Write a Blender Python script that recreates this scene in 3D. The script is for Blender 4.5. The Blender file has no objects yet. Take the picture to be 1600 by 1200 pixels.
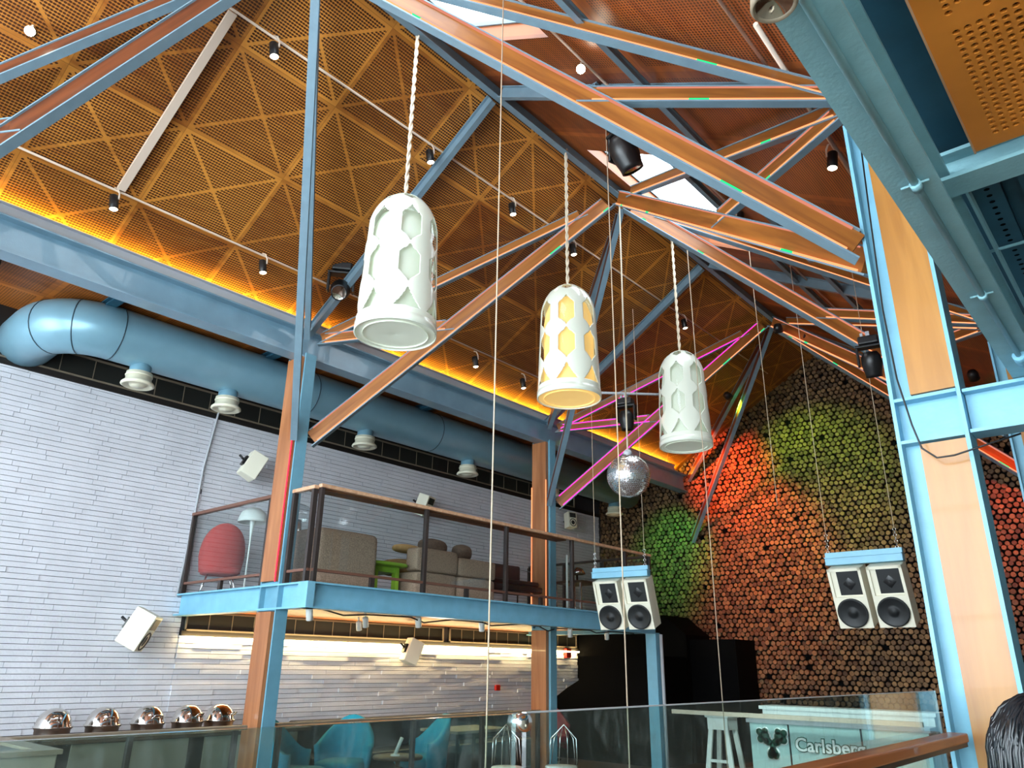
import bpy, bmesh, math, random
from mathutils import Vector, Matrix
random.seed(7)
PI = math.pi
V = Vector
sc = bpy.context.scene
col = sc.collection

# ------------------------------------------------------------------ camera
FPX, YAW, PIT, ROL = 1175.1, math.radians(41.24), math.radians(20.54), math.radians(.837)
cy, sy = math.cos(YAW), math.sin(YAW)
fw = V((-sy*math.cos(PIT), cy*math.cos(PIT), math.sin(PIT)))
rt = V((cy, sy, 0)); up = rt.cross(fw)
c_, s_ = math.cos(ROL), math.sin(ROL)
r2 = c_*rt + s_*up; u2 = -s_*rt + c_*up
cd = bpy.data.cameras.new('camera'); cam = bpy.data.objects.new('camera', cd); col.objects.link(cam)
cam.matrix_world = Matrix((r2, u2, -fw)).transposed().to_4x4()
cd.sensor_width = 36; cd.lens = FPX/1600*36; cd.clip_start = .05; cd.clip_end = 200
sc.camera = cam
# ------------------------------------------------------------------ light and exposure
w = bpy.data.worlds.new('sky'); sc.world = w; w.use_nodes = True
bg = w.node_tree.nodes['Background']; bg.inputs[0].default_value = (.84, .93, 1, 1); bg.inputs[1].default_value = 5.0
sc.view_settings.view_transform = 'Standard'; sc.view_settings.look = 'None'
sc.view_settings.exposure = 0.62; sc.view_settings.gamma = 1; sc.view_settings.use_curve_mapping = False

def lamp(name, kind, loc, aim, power, color, **kw):
    d = bpy.data.lights.new(name, kind); d.energy = power; d.color = color
    for k, v in kw.items(): setattr(d, k, v)
    o = bpy.data.objects.new(name, d); col.objects.link(o); o.location = loc
    if aim is not None: o.rotation_euler = (V(aim)-V(loc)).to_track_quat('-Z', 'Y').to_euler()
    return o
# daylight entering through the tall glazing behind the viewer (the opening is built below as window_1)
lamp('window_daylight', 'AREA', (-5.0, -3.75, 1.6), (-6.0, 8, 2.2), 660, (.80, .92, 1), shape='RECTANGLE', size=8.6, size_y=5.2)
lamp('gallery_window_daylight', 'AREA', (1.6, -3.7, .9), (-1.2, 8, 1.2), 195, (.82, .95, 1), shape='RECTANGLE', size=3.6, size_y=3.6)

# ------------------------------------------------------------------ materials
def lin(c):
    return tuple(((x/255)/12.92 if x/255 <= .04045 else ((x/255+.055)/1.055)**2.4) for x in c)+(1,)
def new_mat(name):
    m = bpy.data.materials.new(name); m.use_nodes = True
    nt = m.node_tree; b = nt.nodes['Principled BSDF']; return m, nt, b
def N(nt, t, **kw):
    n = nt.nodes.new(t)
    for k, v in kw.items(): setattr(n, k, v)
    return n
def simple(name, rgb, rough=.5, metal=0, noise=0, nscale=8, bump=0, bscale=60, emit=None, estr=0, coat=0, spec=None):
    m, nt, b = new_mat(name); L = nt.links.new
    b.inputs['Base Color'].default_value = lin(rgb); b.inputs['Roughness'].default_value = rough; b.inputs['Metallic'].default_value = metal
    if coat: b.inputs['Coat Weight'].default_value = coat
    if spec is not None: b.inputs['Specular IOR Level'].default_value = spec
    tc = N(nt, 'ShaderNodeTexCoord')
    if noise:
        n = N(nt, 'ShaderNodeTexNoise'); n.inputs['Scale'].default_value = nscale; n.inputs['Detail'].default_value = 5
        L(tc.outputs['Object'], n.inputs['Vector'])
        mx = N(nt, 'ShaderNodeMix', data_type='RGBA', blend_type='MULTIPLY'); mx.inputs[0].default_value = 1
        mx.inputs[6].default_value = lin(rgb)
        r = N(nt, 'ShaderNodeMapRange'); r.inputs[1].default_value = .3; r.inputs[2].default_value = .7
        r.inputs[3].default_value = 1-noise; r.inputs[4].default_value = 1+noise*.3
        L(n.outputs[0], r.inputs[0]); L(r.outputs[0], mx.inputs[7]); L(mx.outputs[2], b.inputs['Base Color'])
    if bump:
        n = N(nt, 'ShaderNodeTexNoise'); n.inputs['Scale'].default_value = bscale; L(tc.outputs['Object'], n.inputs['Vector'])
        bp = N(nt, 'ShaderNodeBump'); bp.inputs['Strength'].default_value = bump; bp.inputs['Distance'].default_value = .01
        L(n.outputs[0], bp.inputs['Height']); L(bp.outputs[0], b.inputs['Normal'])
    if emit:
        b.inputs['Emission Color'].default_value = lin(emit); b.inputs['Emission Strength'].default_value = estr
    return m
def wood(name, c1, c2, axis='Z', scale=1.0, rough=.45, coat=0, uv=False):
    m, nt, b = new_mat(name); L = nt.links.new
    tc = N(nt, 'ShaderNodeTexCoord'); mp = N(nt, 'ShaderNodeMapping')
    s = {'X': (1.2, 14, 14), 'Y': (14, 1.2, 14), 'Z': (14, 14, 1.2)}[axis]
    mp.inputs['Scale'].default_value = [q*scale for q in s]
    L(tc.outputs['UV' if uv else 'Object'], mp.inputs[0])
    n = N(nt, 'ShaderNodeTexNoise'); n.inputs['Scale'].default_value = 1.0; n.inputs['Detail'].default_value = 6; n.inputs['Distortion'].default_value = .8
    L(mp.outputs[0], n.inputs['Vector'])
    r = N(nt, 'ShaderNodeValToRGB'); r.color_ramp.elements[0].position = .3; r.color_ramp.elements[1].position = .7
    r.color_ramp.elements[0].color = lin(c1); r.color_ramp.elements[1].color = lin(c2)
    L(n.outputs[0], r.inputs[0]); L(r.outputs[0], b.inputs['Base Color'])
    b.inputs['Roughness'].default_value = rough
    if coat: b.inputs['Coat Weight'].default_value = coat
    return m
def mnode(nt, op, a, b=None, c=None):
    n = N(nt, 'ShaderNodeMath', operation=op)
    for i, x in enumerate((a, b, c)):
        if x is None: continue
        if isinstance(x, (int, float)): n.inputs[i].default_value = x
        else: nt.links.new(x, n.inputs[i])
    return n.outputs[0]
def plywood(name, c1, c2, pw, ph, diag=True, hole=.0105, pitch=.03, mu=.05):
    """perforated plywood boards, UV in metres: board joints, plain margins, crossing plain diagonals, rows of round holes"""
    m, nt, b = new_mat(name); L = nt.links.new
    tc = N(nt, 'ShaderNodeTexCoord'); sp = N(nt, 'ShaderNodeSeparateXYZ'); L(tc.outputs['UV'], sp.inputs[0])
    u, v = sp.outputs[0], sp.outputs[1]
    fu = mnode(nt, 'MODULO', mnode(nt, 'ADD', u, pw*40), pw); fv = mnode(nt, 'MODULO', mnode(nt, 'ADD', v, ph*40), ph)
    eu = mnode(nt, 'MINIMUM', fu, mnode(nt, 'SUBTRACT', pw, fu)); ev = mnode(nt, 'MINIMUM', fv, mnode(nt, 'SUBTRACT', ph, fv))
    edge = mnode(nt, 'MINIMUM', eu, ev)
    au = mnode(nt, 'DIVIDE', fu, pw); av = mnode(nt, 'DIVIDE', fv, ph)
    ok = mnode(nt, 'GREATER_THAN', edge, mu)
    if diag:
        d1 = mnode(nt, 'ABSOLUTE', mnode(nt, 'SUBTRACT', au, av)); d2 = mnode(nt, 'ABSOLUTE', mnode(nt, 'SUBTRACT', mnode(nt, 'ADD', au, av), 1))
        ok = mnode(nt, 'MULTIPLY', ok, mnode(nt, 'GREATER_THAN', mnode(nt, 'MINIMUM', d1, d2), .021))
    hu = mnode(nt, 'SUBTRACT', mnode(nt, 'MODULO', fu, pitch), pitch/2); hv = mnode(nt, 'SUBTRACT', mnode(nt, 'MODULO', fv, pitch), pitch/2)
    hu = mnode(nt, 'MULTIPLY', hu, .72)
    r_ = mnode(nt, 'SQRT', mnode(nt, 'ADD', mnode(nt, 'MULTIPLY', hu, hu), mnode(nt, 'MULTIPLY', hv, hv)))
    isH = mnode(nt, 'MULTIPLY', ok, mnode(nt, 'LESS_THAN', r_, hole))
    joint = mnode(nt, 'LESS_THAN', edge, .0035)
    dark = mnode(nt, 'MAXIMUM', isH, mnode(nt, 'MULTIPLY', joint, .35))
    # board to board tone and grain
    cmb = N(nt, 'ShaderNodeCombineXYZ'); L(mnode(nt, 'FLOOR', mnode(nt, 'DIVIDE', u, pw)), cmb.inputs[0]); L(mnode(nt, 'FLOOR', mnode(nt, 'DIVIDE', v, ph)), cmb.inputs[1])
    wn = N(nt, 'ShaderNodeTexWhiteNoise', noise_dimensions='3D'); L(cmb.outputs[0], wn.inputs['Vector'])
    mp = N(nt, 'ShaderNodeMapping'); mp.inputs['Scale'].default_value = (1.1, 5, 1); L(tc.outputs['UV'], mp.inputs[0])
    n = N(nt, 'ShaderNodeTexNoise'); n.inputs['Scale'].default_value = 1.3; n.inputs['Detail'].default_value = 7; n.inputs['Distortion'].default_value = 1.2
    L(mp.outputs[0], n.inputs['Vector'])
    t = mnode(nt, 'ADD', mnode(nt, 'MULTIPLY', n.outputs[0], .9), mnode(nt, 'MULTIPLY', wn.outputs[0], .55))
    r = N(nt, 'ShaderNodeValToRGB'); r.color_ramp.elements[0].position = .38; r.color_ramp.elements[1].position = .95
    r.color_ramp.elements[0].color = lin(c1); r.color_ramp.elements[1].color = lin(c2); L(t, r.inputs[0])
    mx = N(nt, 'ShaderNodeMix', data_type='RGBA'); L(dark, mx.inputs[0]); L(r.outputs[0], mx.inputs[6]); mx.inputs[7].default_value = lin((66, 30, 10))
    L(mx.outputs[2], b.inputs['Base Color'])
    b.inputs['Roughness'].default_value = .42
    return m
def led(name, c, strength, flecks=True):
    m, nt, b = new_mat(name); L = nt.links.new
    nt.nodes.remove(b); e = N(nt, 'ShaderNodeEmission'); out = [x for x in nt.nodes if x.type == 'OUTPUT_MATERIAL'][0]
    e.inputs[1].default_value = strength
    if flecks:
        tc = N(nt, 'ShaderNodeTexCoord'); mp = N(nt, 'ShaderNodeMapping'); mp.inputs['Scale'].default_value = (1.35, 1.35, 1.35)
        L(tc.outputs['Object'], mp.inputs[0])
        vo = N(nt, 'ShaderNodeTexVoronoi'); vo.inputs['Scale'].default_value = 2.2; L(mp.outputs[0], vo.inputs['Vector'])
        sp = N(nt, 'ShaderNodeSeparateColor'); L(vo.outputs['Color'], sp.inputs[0])
        r = N(nt, 'ShaderNodeValToRGB'); r.color_ramp.interpolation = 'CONSTANT'
        el = r.color_ramp.elements; el[0].position = 0; el[0].color = lin(c); el[1].position = .88; el[1].color = lin((30, 190, 110))
        x = el.new(.95); x.color = lin((215, 30, 60))
        L(sp.outputs[0], r.inputs[0]); L(r.outputs[0], e.inputs[0])
    else: e.inputs[0].default_value = lin(c)
    L(e.outputs[0], out.inputs[0]); return m
def glass(name, tint=(235, 245, 245), rough=.02, refl=1.0, base=.03):
    m, nt, b = new_mat(name); L = nt.links.new; nt.nodes.remove(b)
    out = [x for x in nt.nodes if x.type == 'OUTPUT_MATERIAL'][0]
    tr = N(nt, 'ShaderNodeBsdfTransparent'); tr.inputs[0].default_value = lin(tint)
    gl = N(nt, 'ShaderNodeBsdfGlossy'); gl.inputs['Roughness'].default_value = rough
    lw = N(nt, 'ShaderNodeLayerWeight'); lw.inputs[0].default_value = .5
    f2 = mnode(nt, 'MINIMUM', mnode(nt, 'ADD', mnode(nt, 'MULTIPLY', mnode(nt, 'POWER', lw.outputs['Facing'], 5), refl*.9), base), .95)
    mx = N(nt, 'ShaderNodeMixShader'); L(f2, mx.inputs[0]); L(tr.outputs[0], mx.inputs[1]); L(gl.outputs[0], mx.inputs[2])
    L(mx.outputs[0], out.inputs[0]); return m
M = {}
M['blue'] = simple('blue_painted_steel', (122, 182, 208), .42, noise=.12, nscale=5, bump=.12, bscale=30)
M['blue_speck'] = simple('blue_paint_flaked', (134, 180, 190), .45, noise=.12, nscale=9, bump=.15)
M['beamblue'] = simple('blue_grey_beam_paint', (116, 152, 172), .3, noise=.15, nscale=3, bump=.1, coat=.3)
M['colblue'] = simple('column_blue_paint', (104, 158, 180), .42, noise=.12, nscale=5, bump=.12, bscale=30)
M['greyblue'] = simple('grey_blue_steel', (116, 142, 156), .45, noise=.1, bump=.1)
M['darkblue'] = simple('dark_blue_deck', (36, 84, 106), .55, noise=.2)
M['brick'] = simple('white_painted_brick', (222, 223, 230), .58, noise=.08, nscale=3, bump=.5, bscale=35)
M['mortar'] = simple('dark_joint', (60, 60, 66), .9)
M['black'] = simple('black_board', (4, 4, 5), .8, spec=.08)
M['blackmetal'] = simple('black_metal', (20, 21, 23), .38)
M['rail_dark'] = simple('dark_bronze_metal', (52, 44, 42), .4)
M['rail_wood'] = wood('handrail_wood', (186, 140, 106), (222, 180, 146), 'Y', 1, .35, .3)
M['rail_low'] = simple('brown_rail', (110, 74, 60), .45)
M['shelf'] = wood('shelf_board_wood', (110, 62, 36), (150, 92, 58), 'X', 1, .5)
M['near_wood'] = wood('near_handrail_wood', (150, 78, 38), (200, 118, 66), 'Y', 1, .4, .2)
M['col_wood'] = wood('column_wood', (152, 96, 32), (190, 132, 58), 'Z', .5, .36, .2)
M['col_wood_left'] = wood('column_wood_brown', (140, 84, 48), (186, 124, 80), 'Z', .5, .4, .2)
M['strut_dark'] = wood('strut_wood_shaded', (70, 34, 18), (112, 58, 28), 'X', .8, .4, .1)  # darker copy of the strut wood, shade on struts without LEDs painted in
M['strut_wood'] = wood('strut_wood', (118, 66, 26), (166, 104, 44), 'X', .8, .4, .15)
M['ply'] = plywood('perforated_plywood', (142, 80, 28), (208, 140, 58), 1.12, 1.02, mu=.03)
M['ply_plain'] = plywood('fine_perforated_plywood', (124, 58, 24), (186, 104, 44), 1.2, 2.4, False, .0085, .03, .1)
M['ply_aisle'] = plywood('aisle_plywood', (120, 60, 22), (190, 112, 46), 1.2, 1.2, False, .0085, .03, .06)
M['panel'] = simple('orange_plywood', (214, 130, 44), .5, noise=.22, nscale=3)
M['ply_floor'] = wood('dark_floor_boards', (64, 44, 34), (100, 70, 50), 'Y', .5, .35)
M['trim'] = simple('pale_grey_tray', (176, 180, 186), .45)
M['conduit'] = simple('cream_conduit', (226, 206, 186), .45)
M['duct'] = simple('galvanised_blue_duct', (126, 168, 186), .3, metal=.2, noise=.1, nscale=3)
M['seam'] = simple('duct_seam', (40, 66, 78), .5)
M['cream'] = simple('cream_plastic', (226, 222, 198), .4, noise=.06)
M['creambox'] = simple('cream_cabinet', (228, 224, 204), .45)
M['cone'] = simple('black_cone', (24, 27, 29), .55)
M['louvre'] = simple('dark_mesh', (30, 32, 28), .6)
M['louvre_frame'] = simple('bronze_frame', (128, 116, 98), .45)
M['black_edge'] = simple('black_brown_board', (22, 16, 12), .6)
M['letter'] = simple('lettering_white', (250, 252, 250), .3)
M['white'] = simple('white_plastic', (236, 240, 236), .35)
M['opal'] = simple('opal_inner', (208, 214, 198), .5, emit=(225, 236, 218), estr=.13)
M['opal_warm'] = simple('opal_inner_lit', (222, 190, 124), .5, emit=(246, 200, 116), estr=.42)
M['shell'] = simple('white_shade_shell', (222, 228, 214), .24, coat=.5, emit=(230, 236, 220), estr=.07)
M['clear'] = glass('clear_acrylic', (250, 252, 252), .03, 1.2, .03)
M['glass'] = glass('balustrade_glass', (240, 244, 244), .02, 1.0, .03)
M['glass_near'] = glass('near_balustrade_glass', (226, 240, 238), .03, 1.3, .05)
M['globe_glass'] = glass('globe_glass', (245, 250, 250), .05, 1.6, .12)
def smudge(m, amt=.16):
    nt = m.node_tree; L = nt.links.new; out = [x for x in nt.nodes if x.type == 'OUTPUT_MATERIAL'][0]; src = out.inputs[0].links[0].from_socket
    tc = N(nt, 'ShaderNodeTexCoord'); mp = N(nt, 'ShaderNodeMapping'); mp.inputs['Scale'].default_value = (9, 9, 4); mp.inputs['Rotation'].default_value = (.6, 0, 0); L(tc.outputs['Object'], mp.inputs[0])
    n = N(nt, 'ShaderNodeTexNoise'); n.inputs['Scale'].default_value = 2.6; n.inputs['Detail'].default_value = 9; n.inputs['Distortion'].default_value = 1.5; L(mp.outputs[0], n.inputs['Vector'])
    r = N(nt, 'ShaderNodeMapRange'); r.inputs[1].default_value = .52; r.inputs[2].default_value = .8; r.inputs[3].default_value = .015; r.inputs[4].default_value = amt; L(n.outputs[0], r.inputs[0])
    d = N(nt, 'ShaderNodeBsdfDiffuse'); d.inputs[0].default_value = lin((190, 205, 205)); mx = N(nt, 'ShaderNodeMixShader')
    L(r.outputs[0], mx.inputs[0]); L(src, mx.inputs[1]); L(d.outputs[0], mx.inputs[2]); L(mx.outputs[0], out.inputs[0])
smudge(M['glass_near'])
M['cord'] = simple('twisted_cord', (214, 200, 176), .7)
M['rope'] = simple('thin_rope', (196, 176, 150), .7)
M['mirror'] = simple('mirror_tiles', (240, 242, 244), .2, metal=.9)
M['steel'] = simple('polished_steel', (214, 208, 202), .1, metal=1)
M['chrome'] = simple('chrome', (220, 220, 220), .15, metal=1)
M['red_fabric'] = simple('red_fabric', (200, 66, 62), .85, noise=.1)
M['brown_fabric'] = simple('brown_tweed', (188, 158, 136), .95, noise=.45, nscale=90, bump=.3, bscale=200)
M['tan_fabric'] = simple('tan_cushion_fabric', (186, 146, 96), .9, noise=.2, nscale=20)
M['taupe'] = simple('taupe_cushion_fabric', (110, 88, 74), .9, noise=.3, nscale=30)
M['green'] = simple('lime_green_lacquer', (158, 200, 66), .3)
M['turq'] = simple('turquoise_fabric', (30, 160, 190), .8, noise=.15, nscale=20)
M['leather'] = simple('black_leather', (42, 44, 48), .35, noise=.2)
M['magenta'] = simple('dark_magenta_fabric', (130, 26, 50), .6)
M['redplastic'] = simple('red_plastic', (200, 40, 26), .4)
M['spotlens'] = led('lamp_face', (255, 238, 205), 9, False)
M['lamp_hot'] = led('lamp_face_bright', (255, 240, 215), 60, False)
M['lamp_green'] = led('lamp_face_green', (40, 255, 150), 14, False)
M['lamp_red'] = led('lamp_face_red', (255, 110, 80), 16, False)
M['led'] = led('led_rope_orange', (255, 140, 92), 1.5)
M['led_dim'] = led('led_rope_dim', (226, 140, 116), .7, False)
M['led_mag'] = led('led_rope_magenta', (238, 30, 150), 2.4, False)
M['led_red'] = led('led_strip_red', (255, 36, 60), 2.6, False)
M['cove'] = led('cove_strip', (255, 196, 56), 95, False)
M['cove_low'] = led('cove_strip_cream', (255, 224, 158), 30, False)
M['darkwood'] = wood('dark_veneer', (60, 44, 34), (92, 70, 52), 'Y', .6)
M['beige'] = simple('beige_laminate', (150, 142, 124), .5, noise=.1)
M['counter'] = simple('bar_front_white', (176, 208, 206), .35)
M['counter_white'] = simple('bar_top_white', (234, 238, 236), .35)  # plain white of the worktop and back shelf
M['logo'] = simple('logo_green', (10, 84, 66), .45)
M['hair'] = simple('black_hair', (16, 20, 26), .3, noise=.4, nscale=60)
M['skin'] = simple('skin', (184, 128, 98), .55)
M['shirt'] = simple('cream_shirt', (240, 226, 200), .85)
M['jeans'] = simple('dark_trousers', (40, 46, 60), .9)
# log ends: colour carried per log in a face attribute
def logmat():
    m, nt, b = new_mat('log_ends'); L = nt.links.new
    at = N(nt, 'ShaderNodeAttribute'); at.attribute_name = 'tone'
    r = N(nt, 'ShaderNodeValToRGB'); e = r.color_ramp.elements
    e[0].position = 0; e[0].color = lin((84, 58, 34)); e[1].position = 1; e[1].color = lin((152, 116, 72))
    L(at.outputs['Fac'], r.inputs[0])
    tc = N(nt, 'ShaderNodeTexCoord'); n = N(nt, 'ShaderNodeTexNoise'); n.inputs['Scale'].default_value = 38; L(tc.outputs['Object'], n.inputs['Vector'])
    mx = N(nt, 'ShaderNodeMix', data_type='RGBA', blend_type='MULTIPLY'); mx.inputs[0].default_value = .7
    L(r.outputs[0], mx.inputs[6]); L(n.outputs[0], mx.inputs[7]); L(mx.outputs[2], b.inputs['Base Color']); b.inputs['Roughness'].default_value = .7
    bp = N(nt, 'ShaderNodeBump'); bp.inputs['Strength'].default_value = .6; bp.inputs['Distance'].default_value = .01; L(n.outputs[0], bp.inputs['Height']); L(bp.outputs[0], b.inputs['Normal'])
    return m
M['logs'] = logmat()

# ------------------------------------------------------------------ mesh helpers
class MB:
    def __init__(s): s.v = []; s.f = []; s.uv = {}; s.sm = []
    def face(s, ids, uv=None, smooth=False):
        if uv: s.uv[len(s.f)] = uv
        s.f.append(ids); s.sm.append(smooth)
    def add(s, vs, fs, smooth=False):
        o = len(s.v); s.v += [tuple(p) for p in vs]
        for f in fs: s.face([o+i for i in f], None, smooth)
        return s
    def box(s, x0, x1, y0, y1, z0, z1, M4=None):
        vs = [V((x, y, z)) for z in (z0, z1) for y in (y0, y1) for x in (x0, x1)]
        if M4 is not None: vs = [M4 @ p for p in vs]
        return s.add(vs, [(0, 2, 3, 1), (4, 5, 7, 6), (0, 1, 5, 4), (2, 6, 7, 3), (0, 4, 6, 2), (1, 3, 7, 5)])
    def prism(s, pts, d, M4=None):
        """pts: polygon of 3-D points, extruded by vector d"""
        n = len(pts); a = [V(p) for p in pts]; b = [p+V(d) for p in a]; vs = a+b
        if M4 is not None: vs = [M4 @ p for p in vs]
        fs = [tuple(range(n))[::-1], tuple(range(n, 2*n))]+[(i, (i+1) % n, n+(i+1) % n, n+i) for i in range(n)]
        return s.add(vs, fs)
    def tube(s, pts, r, seg=8, caps=True, smooth=True):
        pts = [V(p) for p in pts]; n = len(pts); rr = r if isinstance(r, (list, tuple)) else [r]*n
        ref = None; rings = []
        for i, p in enumerate(pts):
            t = (pts[min(i+1, n-1)]-pts[max(i-1, 0)]).normalized()
            if ref is None: ref = V((0, 0, 1)) if abs(t.z) < .9 else V((1, 0, 0))
            a = (ref-t*ref.dot(t)).normalized(); ref = a; b = t.cross(a)
            rings.append([p+(a*math.cos(k*2*PI/seg)+b*math.sin(k*2*PI/seg))*rr[i] for k in range(seg)])
        o = len(s.v)
        for rg in rings: s.v += [tuple(q) for q in rg]
        for i in range(n-1):
            for k in range(seg):
                k2 = (k+1) % seg
                s.face([o+i*seg+k, o+i*seg+k2, o+(i+1)*seg+k2, o+(i+1)*seg+k], None, smooth)
        if caps:
            s.face([o+k for k in range(seg)][::-1]); s.face([o+(n-1)*seg+k for k in range(seg)])
        return s
    def lathe(s, prof, seg=24, M4=None, smooth=True, a0=0, a1=2*PI):
        """prof: (r, z) list, turned around z"""
        full = abs(a1-a0-2*PI) < 1e-6; cnt = seg if full else seg+1; o = len(s.v)
        for (r, z) in prof:
            for k in range(cnt):
                a = a0+(a1-a0)*k/seg; p = V((r*math.cos(a), r*math.sin(a), z))
                s.v.append(tuple(M4 @ p if M4 is not None else p))
        for i in range(len(prof)-1):
            for k in range(seg):
                k2 = (k+1) % cnt
                s.face([o+i*cnt+k, o+i*cnt+k2, o+(i+1)*cnt+k2, o+(i+1)*cnt+k], None, smooth)
        return s
    def blob(s, c, r, M4=None, seg=18, rings=12, p=2.0):
        """rounded box / ellipsoid (superellipsoid with exponent p)"""
        o = len(s.v); c = V(c)
        def pw(x): return math.copysign(abs(x)**(2/p), x)
        for i in range(rings+1):
            th = -PI/2+PI*i/rings
            for k in range(seg):
                a = 2*PI*k/seg
                q = V((r[0]*pw(math.cos(th))*pw(math.cos(a)), r[1]*pw(math.cos(th))*pw(math.sin(a)), r[2]*pw(math.sin(th))))+c
                s.v.append(tuple(M4 @ q if M4 is not None else q))
        for i in range(rings):
            for k in range(seg):
                k2 = (k+1) % seg; s.face([o+i*seg+k, o+i*seg+k2, o+(i+1)*seg+k2, o+(i+1)*seg+k], None, True)
        return s
    def quad_uv(s, P, uvs):
        o = len(s.v); s.v += [tuple(p) for p in P]; s.face([o+i for i in range(len(P))], uvs); return s
    def build(s, name, mat, parent=None, bevel=0, origin=None):
        me = bpy.data.meshes.new(name)
        if origin is None and parent is None and s.v:
            xs = list(zip(*s.v)); origin = V(((min(xs[0])+max(xs[0]))/2, (min(xs[1])+max(xs[1]))/2, min(xs[2])))
        og = V(origin) if origin is not None else V((0, 0, 0))
        if parent is not None and origin is None: og = V(parent.location) if parent.get('_w') else og
        me.from_pydata([tuple(V(p)-og) for p in s.v], [], [tuple(f) for f in s.f])
        if s.uv:
            ul = me.uv_layers.new(name='UVMap')
            for fi, uvs in s.uv.items():
                for li, uv in zip(me.polygons[fi].loop_indices, uvs): ul.data[li].uv = uv
        me.polygons.foreach_set('use_smooth', s.sm)
        me.materials.append(M[mat] if isinstance(mat, str) else mat); me.update()
        o = bpy.data.objects.new(name, me); col.objects.link(o)
        if parent is not None: o.parent = parent
        if parent is None or not parent.get('_w'): o.location = og if parent is None else (0, 0, 0)
        if bevel:
            b = o.modifiers.new('b', 'BEVEL'); b.width = bevel; b.segments = 2; b.limit_method = 'ANGLE'
        return o
def adopt(t, child, part):
    """makes parts named child sub-parts of the part named part"""
    ch = [c for c in t.children if c.name.split('.')[0] == child]; p = [c for c in t.children if c.name.split('.')[0] == part][0]
    for c in ch: c.parent = p
def root(name, loc, label, cat, group=None, world=True, rz=0):
    """an Empty at the thing's base; with world=True its parts are given in world coordinates"""
    o = bpy.data.objects.new(name, None); col.objects.link(o); o.location = loc; o.rotation_euler = (0, 0, rz); o.empty_display_size = .1
    o['label'] = label; o['category'] = cat
    if group: o['group'] = group
    if world: o['_w'] = 1
    return o
def tag(o, label, cat, group=None):
    o['label'] = label; o['category'] = cat
    if group: o['group'] = group
    return o
def structure(o): o['kind'] = 'structure'; return o
def sub(name, mb, mat, parent, thing):
    """a sub-part: parent is a part mesh of a world-coordinate thing"""
    o = mb.build(name, mat, None, origin=thing.location); o.location = (0, 0, 0); o.parent = parent; return o
def copy_tree(o, parent=None):
    c = o.copy(); col.objects.link(c)
    if parent is not None: c.parent = parent
    for ch in list(o.children): copy_tree(ch, c)
    return c
def frame(P, Q, upv=(0, 0, 1)):
    """matrix with x along PQ, z nearest to upv, origin P"""
    P, Q = V(P), V(Q); x = (Q-P).normalized(); u = V(upv); y = u.cross(x).normalized(); z = x.cross(y)
    m = Matrix((x, y, z)).transposed().to_4x4(); m.translation = P; return m, (Q-P).length

FZ = -1.65           # hall floor (camera height is z = 0)
WX = -10.25          # brick wall face
LX, RX = -8.0, -.95  # column centre lines
RIDGE = (-4.68, 6.03)
SL = .575
def roofL(x): return 4.24+SL*(x+8.07)
def roofR(x): return 6.19-SL*(x+4.68)

# ================================================================== setting
MB().box(-10.6, 4.2, -4.2, 15.4, FZ-.1, FZ).build('floor', 'ply_floor')['kind'] = 'structure'
g = MB().box(-1.3, 4.0, -4.0, 4.85, -1.42, -1.3).build('floor_gallery', 'beige'); structure(g)
# left brick wall: real split bricks in courses in front of a dark joint plane
def brick_wall():
    m = MB(); ch = .0645
    def zone(y0, y1, z0, z1, rough):
        z = z0; row = 0
        while z < z1-.02:
            y = y0-random.random()*.6; zt = min(z+ch, z1)
            while y < y1:
                L_ = random.choice((.38, .5, .6, .72, .85)); a, b = max(y, y0), min(y+L_, y1)
                if b-a > .02:
                    d = random.random()**(1.3 if rough else 2)*(.034 if rough else .012)
                    m.box(WX-.03, WX+d, a+.0025, b-.0025, z+.0055, zt-.001)
                y += L_
            z += ch; row += 1
    zone(-4, 5.05, FZ, 3.36, False)
    zone(5.05, 13.95, FZ, .32, True)
    zone(5.05, 14.9, .84, 3.36, False)
    return m
bw = brick_wall().build('wall_left', 'brick'); structure(bw)
bk = MB().box(WX-.3, WX-.012, -4, 15, FZ, 4.3).build('wall_left_backing', 'mortar'); structure(bk)
MB().box(-10.6, 4.2, -4.2, -4.0, FZ, -.9).build('wall_front', 'mortar')['kind'] = 'structure'
MB().box(-10.6, 4.2, -4.2, -4.0, 4.2, 6.6).build('wall_front_upper', 'mortar')['kind'] = 'structure'
mm = MB()
for x in [-10.3+i*1.45 for i in range(11)]: mm.box(x-.04, x+.04, -4.14, -4.04, -.9, 4.2)
for z in (-.86, .8, 2.5, 4.16): mm.box(-10.4, 4.2, -4.13, -4.05, z-.04, z+.04)
wf = mm.build('window_1', 'greyblue'); structure(wf)
MB().box(-10.3, 4.2, -4.1, -4.09, -.9, 4.2).build('window_pane', 'clear', wf, origin=wf.location)
structure(MB().box(4.0, 4.2, -4.2, 15.2, FZ, 6.0).build('wall_right', 'beige'))
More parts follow.
